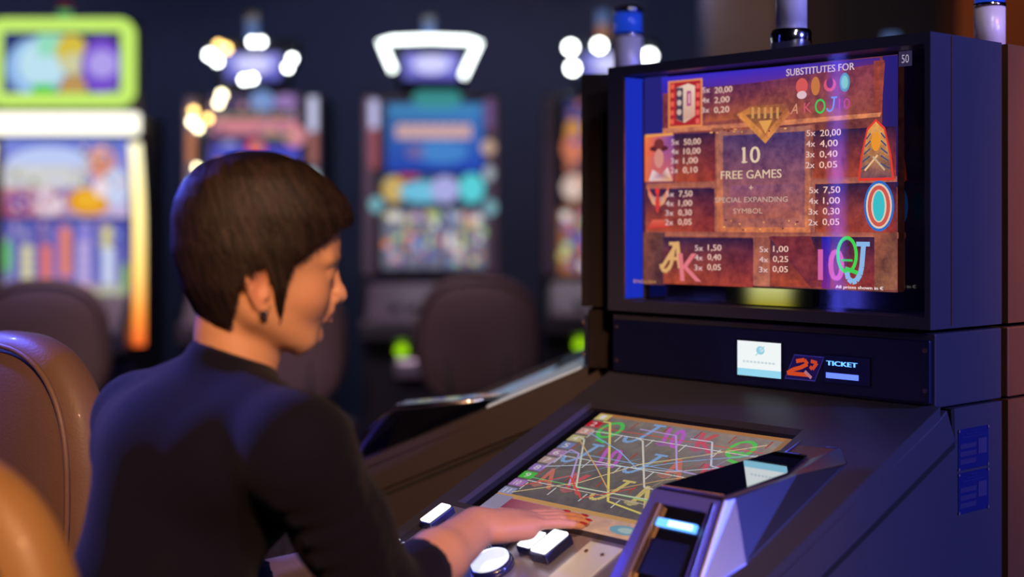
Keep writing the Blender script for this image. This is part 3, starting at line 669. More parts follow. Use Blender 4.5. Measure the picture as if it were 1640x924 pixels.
# ------------------------------------------------------------------ stools
def make_stool(label, loc, rz, m, md, group='padded stools at the machines', top=1.14, seat=.56, panel=True):
    t = thing('padded_stool', label, 'chair', loc, rz, group)      # local +y faces the machine, the back is at -y
    zc = top-.23
    bm = superquad(bmesh.new(), (0,-.225,zc), .225, .23, .052, 2.7, 3.2, bend=.35, taper=-.02); part('backrest', bm, m, t, True)
    if panel: bm = superquad(bmesh.new(), (0,-.268,zc-.005), .172, .178, .022, 2.7, 4, bend=.35, taper=-.02); part('back_panel', bm, md, t, True)
    kx = 1 if panel else 1.06
    pts = [(kx*.196*math.copysign(abs(math.cos(a))**(2/2.7), math.cos(a)), 0, kx*.20*math.copysign(abs(math.sin(a))**(2/2.7), math.sin(a))) for a in np.linspace(0, 2*PI, 65)[:-1]]
    part('piping', tube(bmesh.new(), [(x, -.2725+(.0 if panel else .004)+.35*x*x, zc+z) for x, _, z in pts], .0045, closed=True), md, t, True)
    bm = superquad(bmesh.new(), (0,0,0), .23, .215, .045, 3, 3, taper=0); bm.transform(Matrix.Translation((0,.0,seat)) @ Matrix.Rotation(PI/2, 4, 'X')); part('seat', bm, m, t, True)
    for sx in (-.10, .10): part('back_bracket', tube(bmesh.new(), [(sx,-.12,seat-.035),(sx,-.24,seat-.03),(sx,-.262,seat+.05),(sx,-.262,zc-.05)], .011), M['gap'], t, True)
    part('pedestal', lathe(bmesh.new(), [(.035,.03),(.035,seat-.06),(.12,seat-.045),(.12,seat-.038)]), M['chrome'], t, True)
    part('base_disc', lathe(bmesh.new(), [(.24,0),(.24,.012),(.20,.022),(.04,.04)], n=48), M['chrome'], t, True)
    pts = [(.17*math.cos(a), .17*math.sin(a), .24) for a in np.linspace(0, 2*PI, 33)[:-1]]
    bm = tube(bmesh.new(), pts, .009, closed=True); tube(bm, [(-.17,0,.24),(.17,0,.24)], .008); part('foot_ring', bm, M['chrome'], t, True)
    return t
def copy_thing(o, parent=None):
    c = o.copy(); COL.objects.link(c); c.parent = parent
    for ch in list(o.children): copy_thing(ch, c)
    return c
AZc = lambda az: -math.radians(az)      # facing azimuth right of forward -> rotation about z (local +y faces)
stA = make_stool('taupe leather stool standing behind the player at the left edge, blue glint on its top', (-.625, 2.42, 0), AZc(44), M['leather'], M['leather'], panel=False)
stB = make_stool('tan leather stool under the player, its rounded shoulder in the lower left corner', (-.500, 1.635, 0), AZc(30), M['tan'], M['leatherd'], top=1.095, seat=.50)
stC = make_stool('plum stool before the machine with the bright white arch sign', (-.122, 5.35, 0), AZc(0), M['leatherp'], M['leatherp'], top=1.125, panel=False)
stD = copy_thing(stC); stD.location = (-1.60, 5.05, 0); stD['label'] = 'plum stool before the lime framed machine'; stD.rotation_euler[2] = AZc(-4)
for c in stD.children: pass
stE = copy_thing(stC); stE.location = (-.80, 5.2, 0); stE['label'] = 'plum stool half hidden behind the face of the player'

# ------------------------------------------------------------------ machines along the far row
def mpx(px, py, d): return (px-820)/F*d, EYE+(358-py)/F*d
LEDM = {'w': M['white'], 'a': M['amber'], 'c': M['cream']}
bgi = picture_mat('far_screen_ink', 1.0); bgi2 = picture_mat('far_screen_mottled', 1.1, .8, 22)
def far_base(label, cx, d, wdt, ztop, group='machines along the far row'):
    t = thing('slot_machine', label, 'slot machine', (cx, d, 0), 0, group)
    h = wdt/2
    part('cabinet', prism(bmesh.new(), [(0,ztop),(0,1.02),(-.16,.86),(-.17,.78),(-.02,.74),(-.02,0),(.5,0),(.5,ztop)], -h, h), M['bgcab'], t, bevel=.006)
    q_ = part('button_deck', prism(bmesh.new(), [(-.01,1.03),(-.165,.875),(-.165,.862),(0,1.015)], -h*.9, h*.9), M['bgtrim'] , t)
    for i in range(5): part('button', hexa(bmesh.new(), [(-.18+i*.08,-.14,.895),(-.13+i*.08,-.14,.895),(-.13+i*.08,-.11,.925),(-.18+i*.08,-.11,.925)],
         [(-.18+i*.08,-.145,.905),(-.13+i*.08,-.145,.905),(-.13+i*.08,-.115,.935),(-.18+i*.08,-.115,.935)]), M['black'], q_)
    tr = part('payout_tray', bx(-.16, .16, -.10, -.02, .60, .68), mat('tray_metal', (.35,.33,.4), .35, metal=.7), t, bevel=.01)
    return t
def far_pic(name, t, cx, d, y, items, mats=None):
    q = Pic((0, y, 0), (1,0,0), (0,0,1), (0,-1,0), .0004)
    for it in items:
        kd, x0_, y0_, x1_, y1_, c = it[:6]
        a = mpx(x0_, y0_, d+y); b = mpx(x1_, y1_, d+y)
        m_ = it[6] if len(it) > 6 else 0
        if kd == 'r': q.rect(a[0]-cx, b[1], b[0]-cx, a[1], c, m_)
        elif kd == 'e': q.ell((a[0]+b[0])/2-cx, (a[1]+b[1])/2, (b[0]-a[0])/2, (a[1]-b[1])/2, c, m_)
        elif kd == 't': q.text(it[7], a[0]-cx, b[0]-cx, (a[1]+b[1])/2, a[1]-b[1], c, 0)
    return q.build(name, mats or [bgi, bgi2], t)
def led(t, cx, d, y, px, py, r, m, parent=None):
    a = mpx(px, py, d+y)
    bm = bmesh.new(); bmesh.ops.create_uvsphere(bm, u_segments=16, v_segments=10, radius=r*d/F); bm.transform(Matrix.Translation((a[0]-cx, y, a[1])))
    return part('bulb', bm, LEDM[m], parent or t, True)
def far_tower(label, x, y, z, ms):
    t = thing('signal_tower', label, 'signal lamp', (x, y, z), 0, 'signal towers on the machines')
    zz = 0
    for i, (h, m) in enumerate(ms):
        part(['tube','lens','cap'][i % 3], lathe(bmesh.new(), [(.03,zz),(.03,zz+h)], n=20), m, t, True); zz += h
    return t
lens_d = mat('dim_blue_lens', (.12,.18,.4), .3, em=(.12,.2,.45), es=.55); lens_g = mat('dim_green_lens', (.05,.4,.2), .3, em=(.03,.5,.2), es=.5)
lens_r = mat('dim_red_lens', (.3,.03,.05), .3, em=(.4,.02,.05), es=.2); lens_o = mat('copper_lens', (.35,.15,.09), .3, em=(.5,.22,.12), es=.5)
rz_ = random.Random(5)
def specks(x0_, y0_, x1_, y1_, n, pal, s0=2, s1=6):
    return [('e', x-a_, y-b_, x+a_, y+b_, rz_.choice(pal)) for _ in range(n) for x, y, a_, b_ in [(rz_.uniform(x0_+6,x1_-6), rz_.uniform(y0_+5,y1_-5), rz_.uniform(s0,s1), rz_.uniform(s0,s1))]]
# 1: the lime framed machine
d = 6.0; cx = mpx(103, 0, d)[0]
t1 = far_base('lime framed machine with colourful screens at the left edge of the far row', cx, d, .60, mpx(0,180,d)[1])
def zpx(py): return mpx(0, py, d)[1]
def xpx(px): return mpx(px, 0, d)[0]-cx
bm = bmesh.new(); box(bm, xpx(-14), xpx(218), -.02, .14, zpx(178), zpx(30)); part('topper', bm, M['bgcab'], t1, bevel=.02)
def band(name, x0_, y0_, x1_, y1_, th, c, s_, y=-.03, parent=None):
    bm = bmesh.new(); X0, X1, ZT, ZB = xpx(x0_), xpx(x1_), zpx(y0_), zpx(y1_); t_ = th*d/F
    n_ = 10; r = t_*1.1
    out = []
    for cxx, czz, a0 in ((X1-r, ZT-r, 0), (X0+r, ZT-r, PI/2), (X0+r, ZB+r, PI), (X1-r, ZB+r, 1.5*PI)):
        for i in range(n_+1): a = a0+PI/2*i/n_; out.append((cxx+r*math.cos(a), czz+r*math.sin(a), cxx+max(r-t_,.002)*math.cos(a), czz+max(r-t_,.002)*math.sin(a)))
    vs = [[bm.verts.new((a, yy, b)) for a, b in ((q_[0], q_[1]), (q_[2], q_[3]))] for q_ in out for yy in (y,)]
    vb = [[bm.verts.new((a, y+.03, b)) for a, b in ((q_[0], q_[1]), (q_[2], q_[3]))] for q_ in out]
    m_ = len(out)
    for i in range(m_):
        j = (i+1) % m_
        bm.faces.new((vs[i][0],vs[j][0],vs[j][1],vs[i][1])); bm.faces.new((vs[i][0],vb[i][0],vb[j][0],vs[j][0])); bm.faces.new((vs[i][1],vs[j][1],vb[j][1],vb[i][1]))
    return part(name, bm, emit(name+'_glow', c, s_), parent)
band('light_frame', -14, 30, 218, 172, 22, lin((200,240,110)), 1.0, parent=t1)
part('light_bar', bx(xpx(-14), xpx(226), -.05, .0, zpx(216), zpx(181)), emit('bar_glow', (1,.96,.80), 1.6), t1, bevel=.012)
far_pic('topper_screen', t1, cx, d, -.022, [('r',5,50,196,160,[(60,70,140),(60,40,120),(50,40,90),(40,50,110)]),
   ('e',10,60,110,155,(150,190,236)),('e',30,65,105,140,(190,226,240)),('r',52,135,88,160,(60,200,80)),('r',60,55,100,90,(150,220,190)),('e',90,55,140,110,(214,190,70)),('e',95,85,150,120,(206,206,160)),
   ('e',95,120,140,160,(190,150,90)),('e',130,60,196,150,(120,80,206)),('e',140,80,188,125,(176,160,236)),('e',172,140,196,156,(110,110,160))])
far_pic('main_screen', t1, cx, d, -.012, [('r',5,222,206,348,[(150,90,140),(206,190,230),(100,120,214),(120,140,226)]),('e',10,235,150,290,(190,205,246)),('r',5,265,140,300,(206,206,206)),('e',140,232,185,290,(214,150,140)),('e',150,240,175,275,(226,140,110)),
   ('r',5,300,100,345,[(160,60,110),(206,150,160),(214,190,200),(190,120,140)]),('e',18,310,50,340,(110,70,160)),('e',55,305,100,345,(226,206,220)),('e',108,300,178,345,(226,150,40)),('e',120,305,165,335,(240,180,50)),('e',165,270,206,330,(200,210,240)),('e',150,285,175,315,(240,220,230))] + specks(8,262,150,300,26,[(226,226,236),(196,180,150),(150,160,120),(180,190,230)]) + specks(8,300,110,344,22,[(230,210,226),(130,60,120),(170,60,90),(240,230,230),(110,90,180)]) + specks(130,225,204,300,14,[(226,150,120),(90,120,90),(236,200,190),(120,140,220)]))
far_pic('reel_screen', t1, cx, d, -.014, [('r',5,352,206,475,[(130,120,180),(120,120,190),(76,80,170),(84,90,180)])] +
   [('r',26+i*33,362,48+i*33,468,c) for i, c in enumerate([(110,110,176),(120,96,160),(150,110,190),(140,130,214),(110,120,200)])] +
   [('e',x,y,x+20,y+16,c) for x, ys_, c in ((34,range(392,455,14),(214,206,160)),(65,range(392,450,14),(226,120,110)),(96,range(362,440,13),(226,130,100)),(125,range(385,450,16),(190,170,220)),(163,range(362,392,14),(214,206,120)),(165,range(395,460,12),(206,214,240))) for y in ys_] +
   [('r',8,455,200,475,(176,176,150)),('e',8,380,20,440,(110,200,110)),('e',196,420,206,470,(150,190,90))] + specks(8,354,204,390,20,[(150,130,200),(120,150,220),(180,150,190)]) + specks(8,450,204,474,24,[(206,206,160),(150,110,170),(190,214,226),(214,150,150)]))
for sgn, nm in ((1,'right'),(-1,'left')):
    bm = bmesh.new(); n_ = 30; X0 = xpx(219) if sgn > 0 else xpx(-13)
    pts = []
    for i in range(n_+1):
        v = i/n_; z_ = zpx(230)*(1-v)+zpx(552)*v; bulge = .018*math.sin(min(1, v*2.2)*PI/2)
        pts.append((X0+sgn*bulge, -.03, z_))
    tube(bm, pts, .025*np.ones(n_+1), n=14)
    bmesh.ops.recalc_face_normals(bm, faces=bm.faces)
    me = bpy.data.meshes.new('light_strip'); bm.to_mesh(me); bm.free()
    ca = me.color_attributes.new('ink', 'FLOAT_COLOR', 'POINT')
    for i, v in enumerate(me.vertices):
        f = (zpx(218)-v.co.z)/(zpx(218)-zpx(552)); f = min(max(f, 0), 1)
        stops = [(0,(1.6,1.5,1.0)),(.3,(1.6,1.3,.55)),(.65,(1.5,.95,.25)),(.85,(1.4,.42,.06)),(1,(1.1,.16,.03))]
        for (a, ca_), (b, cb_) in zip(stops, stops[1:]):
            if a <= f <= b: g = (f-a)/(b-a); c = [x*(1-g)+y*g for x, y in zip(ca_, cb_)]
        ca.data[i].color = (*c, 1)
    link('light_strip', me, picture_mat('strip_glow', 1.0), t1, True)
far_tower('small green and red signal lamp on the lime framed machine', xpx(97)+cx, d+.06, zpx(32), [(.02,lens_g),(.028,lens_g),(.03,lens_r)])
# 2..4
def arch_machine(label, pxc, d, items_top, items_mid, style, tw, hw=108):
    cx = mpx(pxc, 0, d)[0]
    def z_(py): return mpx(0, py, d)[1]
    def x_(px): return mpx(pxc+px, 0, d)[0]-cx
    t = far_base(label, cx, d, 2*x_(hw), z_(150))
    s_ = x_(100)/100
    top = [(x_(-62), z_(150)), (x_(62), z_(150)), (x_(52), z_(122)), (x_(-52), z_(122))]
    bm = bmesh.new(); hexa(bm, [(x_(-50),-.02,z_(146)),(x_(50),-.02,z_(146)),(x_(78),-.06,z_(66)),(x_(-78),-.06,z_(66))], [(x_(-50),.12,z_(146)),(x_(50),.12,z_(146)),(x_(78),.12,z_(66)),(x_(-78),.12,z_(66))])
    cr = part('crown', bm, M['bgcab'], t, bevel=.01)
    for sx in (-1, 1):
        e = part('side_pillar', bx(min(x_(sx*(hw-20)),x_(sx*hw)), max(x_(sx*(hw-20)),x_(sx*hw)), -.03, .0, z_(440), z_(155)), M['bgtrim'], t, bevel=.008)
    if style == 'arch':
        pts = [(x_(-58),-.075,z_(116)),(x_(-70),-.078,z_(88)),(x_(-78),-.08,z_(72)),(x_(-60),-.08,z_(68)),(x_(0),-.085,z_(66)),(x_(60),-.08,z_(68)),(x_(78),-.08,z_(72)),(x_(66),-.078,z_(95)),(x_(52),-.075,z_(126))]
        part('light_arch', tube(bmesh.new(), pts, .014, n=12), emit('arch_white', (.90,1,.97), 5.0), cr, True)
    far_pic('crown_panel', cr, cx, d, -.064 if style != 'arch' else -.066, [('r',pxc-44,86,pxc+44,128,[(90,90,180),(90,90,190),(150,150,240),(140,140,230)]),('e',pxc-28,88,pxc+30,118,(206,206,250))], [picture_mat('crown_glow', 1.1), bgi2])
    far_pic('upper_screen', t, cx, d, -.012, items_top)
    far_pic('lower_screen', t, cx, d, -.013, items_mid)
    far_tower(tw[0], cx+x_(tw[1]), d+.04, z_(68), tw[2])
    return t, cx, cr
rr = random.Random(7)
def reels(x0_, y0_, x1_, y1_, n=70, bgc=(96,96,120)):
    pal = [(214,150,160),(206,190,110),(110,150,214),(160,206,140),(226,226,226),(190,110,190),(226,140,90),(80,96,170)]
    out = [('r',x0_,y0_,x1_,y1_,bgc)]
    for i in range(n):
        x = rr.uniform(x0_+6, x1_-8); y = rr.uniform(y0_+5, y1_-8); s = rr.uniform(3, 8); out.append(('e',x-s,y-s,x+s,y+s,rr.choice(pal)))
    for i in range(1, 5): xx = x0_+(x1_-x0_)*i/5; out.append(('r',xx-2,y0_,xx+2,y1_,(60,50,110)))
    return out
t2, cx2, cr2 = arch_machine('machine with round bulbs and a violet sign behind the head of the player', 405, 6.4,
   [('r',335,150,480,330,[(60,50,110),(60,50,110),(80,60,90),(70,60,90)]),('e',400,145,440,180,(120,150,206)),('e',440,150,475,175,(150,120,180)),('r',345,182,470,186,(150,150,70)),('r',340,190,475,215,(206,130,140)),('e',455,200,490,235,(214,140,150)),
    ('e',350,225,385,255,(150,150,206)),('r',335,235,480,262,(70,76,190)),('e',395,222,425,250,(226,80,90)),('r',420,215,470,222,(110,130,80))] + specks(332,150,480,330,40,[(170,120,110),(110,90,150),(206,150,150),(90,80,110),(190,170,150)],2,7),
   reels(325,335,485,440), 'bulbs', ('dim blue signal tower on the machine with round bulbs', -4, [(.05,lens_d),(.05,lens_d),(.05,M['frost'])]))
for px, py, r, k_ in ((336,88,12,'w'),(348,98,10,'w'),(362,78,11,'a'),(350,72,9,'a'),(404,67,9,'w'),(418,67,9,'w'),(468,94,9,'w'),(461,108,9,'w'),(391,128,9,'w'),(404,126,9,'w')):
    led(t2, cx2, 6.4, -.09, px, py, r*.55, k_, cr2)
for px, py, r, k_ in ((355,152,11,'c'),(350,165,10,'c'),(310,178,10,'a'),(308,195,11,'c'),(318,205,9,'c'),(333,190,10,'a'),(315,268,7,'c')):
    e = led(t2, cx2, 6.4, -.05, px, py, r*.5, k_)
t3, cx3, cr3 = arch_machine('machine with a bright white arch sign and a blue top screen', 690, 6.7,
   [('r',618,165,774,275,[(40,66,170),(40,70,180),(60,120,180),(60,110,160)]),('e',660,140,740,175,(60,140,140)),('r',625,172,765,182,(70,140,190)),('r',634,200,755,222,(190,150,160)),('t',636,198,754,222,(226,190,170),0,'GGGGGGGG'),
    ('e',665,225,750,262,(70,130,200)),('e',650,232,680,255,(110,100,160)),('r',612,280,778,328,[(60,80,110)]*4),('e',612,282,650,325,(200,170,100)),('e',640,290,712,325,(110,190,220)),('e',690,282,735,325,(170,170,226)),('e',735,278,776,325,(90,206,214)),('r',640,280,670,288,(190,60,60))],
   reels(612,335,780,430, 90, (110,110,130)), 'arch', ('dim blue signal tower on the machine with the white arch sign', -4, [(.05,lens_d),(.05,lens_d),(.03,M['frost'])]))
for it in [('r',592,160,606,205,(196,196,240)),('r',592,205,606,270,(150,80,90)),('e',592,315,612,340,(120,180,190)),('e',774,265,792,290,(160,170,180)),('e',776,320,796,345,(120,170,180)),('r',776,160,790,205,(110,80,130)),('e',770,224,794,248,(190,160,140))]: far_pic('side_lamp', t3, cx3, 6.7, -.032, [it])
for it in [('r',494,155,508,210,(206,206,240)),('r',496,212,508,262,(160,100,90)),('e',490,270,510,300,(170,190,196)),('r',300,210,312,262,(190,120,80)),('e',300,285,316,310,(150,190,190)),('r',300,315,312,400,(130,100,120)),('r',498,305,510,400,(120,110,140))]: far_pic('side_lamp', t2, cx2, 6.4, -.032, [it])
t4, cx4, cr4 = arch_machine('machine with round white bulbs half hidden behind the upper monitor', 978, 7.0,
   [('r',905,160,1050,330,[(120,80,60),(120,80,60),(60,60,110),(60,60,110)]),('e',905,190,930,240,(200,140,70)),('e',900,215,935,260,(206,120,90)),('e',900,280,935,320,(214,190,180)),('e',930,170,980,220,(90,110,180))] + specks(905,160,1050,330,40,[(190,110,80),(120,90,150),(214,160,130),(90,80,120)],3,8),
   reels(895,335,1050,440, 60, (150,96,70)), 'bulbs', ('copper and blue signal tower on the machine half hidden behind the upper monitor', -12, [(.02,lens_o),(.07,lens_o),(.07,lens_d)]))
for px, py in ((914,76),(917,109),(960,73),(1040,90),(1030,125)): led(t4, cx4, 7.0, -.09, px, py, 8, 'w', cr4)
for tt, px, py in ((t3, 642, 563), (t4, 930, 553)):
    e = mpx(px, py, tt.location[1]-.1); bm = bmesh.new(); bmesh.ops.create_uvsphere(bm, u_segments=16, v_segments=10, radius=.028); bm.transform(Matrix.Translation((e[0]-tt.location[0], -.05, e[1])))
    part('service_lamp', bm, M['green'], tt, True)
far_tower('dim signal tower beyond the top edge of the large terminal', mpx(1427,0,5.2)[0], 5.2, 1.86, [(.05,M['frost']),(.09,lens_d)])
t5 = thing('slot_machine', 'dark machine standing hidden behind the large terminal', 'slot machine', (mpx(1427,0,5.2)[0], 5.25, 0), 0, 'machines along the far row')
part('cabinet', bx(-.3, .3, -.15, .35, 0, 1.86), M['bgcab'], t5, bevel=.01); part('screen', bx(-.25, .25, -.155, -.15, 1.1, 1.7), M['gloss'], t5)

# ------------------------------------------------------------------ the player: smooth-blended volumes turned into one surface
class Vol:
    def __init__(s, xs, ys, zs):
        s.ax = [np.asarray(a, np.float32) for a in (xs, ys, zs)]; s.f = np.full([len(a) for a in s.ax], 1.0, np.float32)
    def win(s, lo, hi, pad):
        sl = []
        for a, l, h in zip(s.ax, lo, hi): sl.append(slice(max(int(np.searchsorted(a, l-pad))-1, 0), min(int(np.searchsorted(a, h+pad))+1, len(a))))
        return tuple(sl), np.meshgrid(*[a[q] for a, q in zip(s.ax, sl)], indexing='ij', sparse=True)
    def put(s, sl, d, k, op='u'):
        f = s.f[sl]
        if op == 'u':
            h = np.maximum(k-np.abs(f-d), 0)/k if k > 0 else 0; s.f[sl] = np.minimum(f, d) - h*h*k/4
        elif op == 's':
            d = -d; h = np.maximum(k-np.abs(f-d), 0)/k if k > 0 else 0; s.f[sl] = np.maximum(f, d) + h*h*k/4
    def cap(s, a, b, ra, rb, k=.01, op='u', flat=None):
        a = np.array(a, float); b = np.array(b, float); r = max(ra, rb)
        sl, (X, Y, Z) = s.win(np.minimum(a,b)-r, np.maximum(a,b)+r, k+.01)
        ab = b-a; L2 = ab @ ab + 1e-12
        t = np.clip(((X-a[0])*ab[0]+(Y-a[1])*ab[1]+(Z-a[2])*ab[2])/L2, 0, 1)
        dx, dy, dz_ = X-(a[0]+t*ab[0]), Y-(a[1]+t*ab[1]), Z-(a[2]+t*ab[2])
        if flat is not None:      # (axis, factor): squash the limb across that axis
            n, fac = np.array(flat[0], float), flat[1]; n /= np.linalg.norm(n)
            dn = dx*n[0]+dy*n[1]+dz_*n[2]; q = dx*dx+dy*dy+dz_*dz_-dn*dn + (dn*fac)**2
        else: q = dx*dx+dy*dy+dz_*dz_
        s.put(sl, (np.sqrt(q)-(ra+(rb-ra)*t)).astype(np.float32), k, op)
    def chain(s, pts, rs, k=.01, op='u', flat=None):
        for (a, b), (ra, rb) in zip(zip(pts, pts[1:]), zip(rs, rs[1:])): s.cap(a, b, ra, rb, k, op, flat)
    def ell(s, c, r, B=None, k=.01, op='u'):
        c = np.array(c, float); r = np.array(r, float); R = r.max()
        B = np.eye(3) if B is None else np.array(B, float)
        sl, (X, Y, Z) = s.win(c-R, c+R, k+.01); d = [X-c[0], Y-c[1], Z-c[2]]
        q = [(d[0]*B[i][0]+d[1]*B[i][1]+d[2]*B[i][2]) for i in range(3)]
        k0 = np.sqrt(sum((q[i]/r[i])**2 for i in range(3))); k1 = np.sqrt(sum((q[i]/r[i]**2)**2 for i in range(3)))+1e-9
        s.put(sl, (k0*(k0-1)/k1).astype(np.float32), k, op)
    def fn(s, lo, hi, g, k=.01, op='u', pad=.02):
        sl, (X, Y, Z) = s.win(lo, hi, pad); s.put(sl, g(X, Y, Z).astype(np.float32), k, op)
    def mesh(s, smooth=2):
        f = s.f; xs, ys, zs = s.ax; ins = f < 0
        c = np.zeros([n-1 for n in f.shape], np.int8)
        for i in (0,1):
            for j in (0,1):
                for k in (0,1): c += ins[i:f.shape[0]-1+i, j:f.shape[1]-1+j, k:f.shape[2]-1+k]
        act = (c > 0) & (c < 8); idx = np.full(act.shape, -1, np.int32); I, J, K = np.nonzero(act); idx[act] = np.arange(len(I))
        pos = np.zeros((len(I), 3)); cnt = np.zeros(len(I))
        for axis in range(3):
            for u in (0,1):
                for v in (0,1):
                    o = [0,0,0]; oth = [q for q in range(3) if q != axis]; o[oth[0]] = u; o[oth[1]] = v; o2 = list(o); o2[axis] = 1
                    fa = f[I+o[0], J+o[1], K+o[2]]; fb = f[I+o2[0], J+o2[1], K+o2[2]]; m = (fa < 0) != (fb < 0)
                    t = np.where(m, fa/np.where(m, fa-fb, 1), 0)
                    A = np.stack([xs[I+o[0]], ys[J+o[1]], zs[K+o[2]]], 1); Bp = np.stack([xs[I+o2[0]], ys[J+o2[1]], zs[K+o2[2]]], 1)
                    pos[m] += (A+(Bp-A)*t[:, None])[m]; cnt[m] += 1
        pos /= cnt[:, None]; faces = []
        a, b = ins[:-1,1:-1,1:-1], ins[1:,1:-1,1:-1]
        for axis in range(3):
            sl0 = [slice(1,-1)]*3; sl1 = [slice(1,-1)]*3; sl0[axis] = slice(0,-1); sl1[axis] = slice(1,None)
            a, b = ins[tuple(sl0)], ins[tuple(sl1)]; m = a != b; i, j, k = np.nonzero(m); flip = a[m]
            P = [i, j, k]
            for q in range(3):
                if q != axis: P[q] = P[q]+1
            u, v = [(1,2),(2,0),(0,1)][axis]
            def cell(du, dv):
                Q = [P[0].copy(), P[1].copy(), P[2].copy()]; Q[u] -= du; Q[v] -= dv; return idx[Q[0], Q[1], Q[2]]
            q = np.stack([cell(1,1), cell(0,1), cell(0,0), cell(1,0)], 1)
            q[~flip] = q[~flip][:, ::-1]; faces.append(q)
        Fc = np.concatenate(faces)
        E_ = np.concatenate([Fc[:, [0,1]], Fc[:, [1,2]], Fc[:, [2,3]], Fc[:, [3,0]]])
        deg = np.bincount(E_[:,0], minlength=len(pos))+np.bincount(E_[:,1], minlength=len(pos))
        for _ in range(smooth):
            acc = np.stack([np.bincount(E_[:,0], pos[E_[:,1], q], len(pos))+np.bincount(E_[:,1], pos[E_[:,0], q], len(pos)) for q in range(3)], 1)
            pos = pos*.5 + .5*acc/deg[:, None]
        return pos, Fc
def np_mesh(name, pos, Fc, m, parent, tone=None, inv=None):
    if inv is not None: pos = (np.c_[pos, np.ones(len(pos))] @ np.array(inv).T)[:, :3]
    me = bpy.data.meshes.new(name); me.from_pydata(pos.tolist(), [], Fc.tolist())
    if tone is not None:
        ca = me.color_attributes.new('tone', 'FLOAT_COLOR', 'POINT'); ca.data.foreach_set('color', np.c_[tone, np.ones(len(tone))].ravel())
    return link(name, me, m, parent, True)
def axis(*segs):
    out = []
    for a, b, h in segs: out.append(np.arange(a, b-1e-9, h))
    out.append([segs[-1][1]]); return np.concatenate(out)
V3 = lambda *a: np.array(a, float)
# frames
HO = V3(-.3165, 1.74, 1.2325); ha = math.radians(72); hx = V3(math.sin(ha), math.cos(ha), 0); hy = V3(-math.cos(ha), math.sin(ha), 0); hz = V3(0,0,1)
def hp(x, y, z): return HO + hx*x + hy*y + hz*z
HB = np.stack([hx, hy, hz])
fa_ = math.radians(50); fw = V3(math.sin(fa_), math.cos(fa_), 0); rt = V3(math.cos(fa_), -math.sin(fa_), 0); up = V3(0,0,1)
NECK = V3(-.335, 1.728, 1.135); SHC = V3(-.375, 1.70, 1.085)
SHR = V3(-.235, 1.575, 1.060); SHL = V3(-.470, 1.83, 1.055)
ELR = V3(-.150, 1.685, .865); WRR = V3(-.045, 1.880, .912)
ELL = V3(-.480, 1.865, .80); WRL = V3(-.268, 1.990, .832)
PEL = V3(-.425, 1.645, .65); SPN = V3(-.400, 1.665, .87)
LOFT = np.array([(.142,-.012,.035,.012),(.138,-.032,.05,.032),(.13,-.046,.062,.044),(.11,-.066,.086,.060),(.08,-.074,.103,.070),(.053,-.076,.1085,.0735),(.033,-.074,.1045,.0725),(.021,-.072,.0995,.071),
    (0,-.066,.0965,.068),(-.02,-.054,.0935,.064),(-.035,-.040,.0905,.0585),(-.05,-.020,.0825,.051),(-.058,-.004,.0795,.045),(-.068,.016,.0765,.036),(-.076,.036,.068,.022),(-.079,.046,.058,.012)])[::-1]
HLOFT = np.array([(.166,-.012,.022,.012),(.163,-.028,.036,.032),(.155,-.046,.054,.052),(.145,-.062,.070,.066),(.129,-.0785,.092,.078),(.106,-.089,.114,.086),(.087,-.093,.122,.089),(.046,-.094,.116,.0895),(0,-.0815,.10,.083),(-.038,-.060,.06,.068),(-.056,-.046,.05,.054)])[::-1]
def loft(T, X, Y, Z, e=2.15):
    z = np.clip(Z, T[0,0], T[-1,0]); xb, xf, hw = [np.interp(z, T[:,0], T[:,i]) for i in (1,2,3)]
    a = np.maximum((xf-xb)/2, .004); c = (xf+xb)/2; b = np.maximum(hw, .004)
    r = (np.abs((X-c)/a)**e + np.abs(Y/b)**e)**(1/e)
    d = (r-1)*np.minimum(a, b)*.8
    return np.maximum(d, np.maximum(Z-T[-1,0], T[0,0]-Z))
def tohead(X, Y, Z):
    dx, dy, dz_ = X-HO[0], Y-HO[1], Z-HO[2]
    return dx*hx[0]+dy*hx[1], dx*hy[0]+dy*hy[1], dz_+0*dx
P_ = thing('person', 'woman with short dark hair in a navy sweater, seated, reaching for the buttons', 'person', (float(PEL[0]), float(PEL[1]), 0), -fa_)
INV = (Matrix.Translation(P_.location) @ Matrix.Rotation(-fa_, 4, 'Z')).inverted()
v = Vol(axis((-.80,-.46,.008),(-.46,-.18,.0024),(-.18,-.06,.0035),(-.06,.125,.0024),(.125,.32,.008)), axis((1.40,1.60,.008),(1.60,1.86,.0024),(1.86,2.02,.0026),(2.02,2.30,.008)), axis((-.01,.80,.009),(.80,.865,.005),(.865,.955,.0024),(.955,1.10,.005),(1.10,1.385,.0024),(1.385,1.40,.005)))
# head
v.fn(HO-.16, HO+.17, lambda X, Y, Z: loft(LOFT, *tohead(X, Y, Z)), .006)
# neck and trunk (inside the clothes)
v.chain([hp(-.018,0,.0), hp(-.022,0,-.06), NECK], [.048,.043,.047], .02)
v.cap(hp(.004,0,-.05), NECK+fw*.006, .034, .038, .02)
for sg in (-1,1): v.cap(hp(-.012,sg*.048,-.02), NECK+fw*.028+rt*(-sg)*.01, .012, .010, .012)
v.cap(NECK-up*.05, SHR, .04, .04, .02); v.cap(NECK-up*.05, SHL, .04, .04, .02); v.cap(SHC-up*.07, SPN, .09, .085, .04); v.cap(SPN, PEL, .085, .105, .05)
KNR = PEL + fw*.40 + rt*.10 + up*(-.09); KNL = PEL + fw*.40 - rt*.12 + up*(-.09)
ANR = KNR - fw*.02 + up*(-.47); ANL = KNL - fw*.05 + up*(-.47)
for sg, kn, an in ((1,KNR,ANR),(-1,KNL,ANL)):
    v.chain([PEL+rt*sg*.09-up*.02, kn, an], [.085,.055,.038], .03); v.cap(an, an+fw*.12-up*.03, .035, .028, .02)
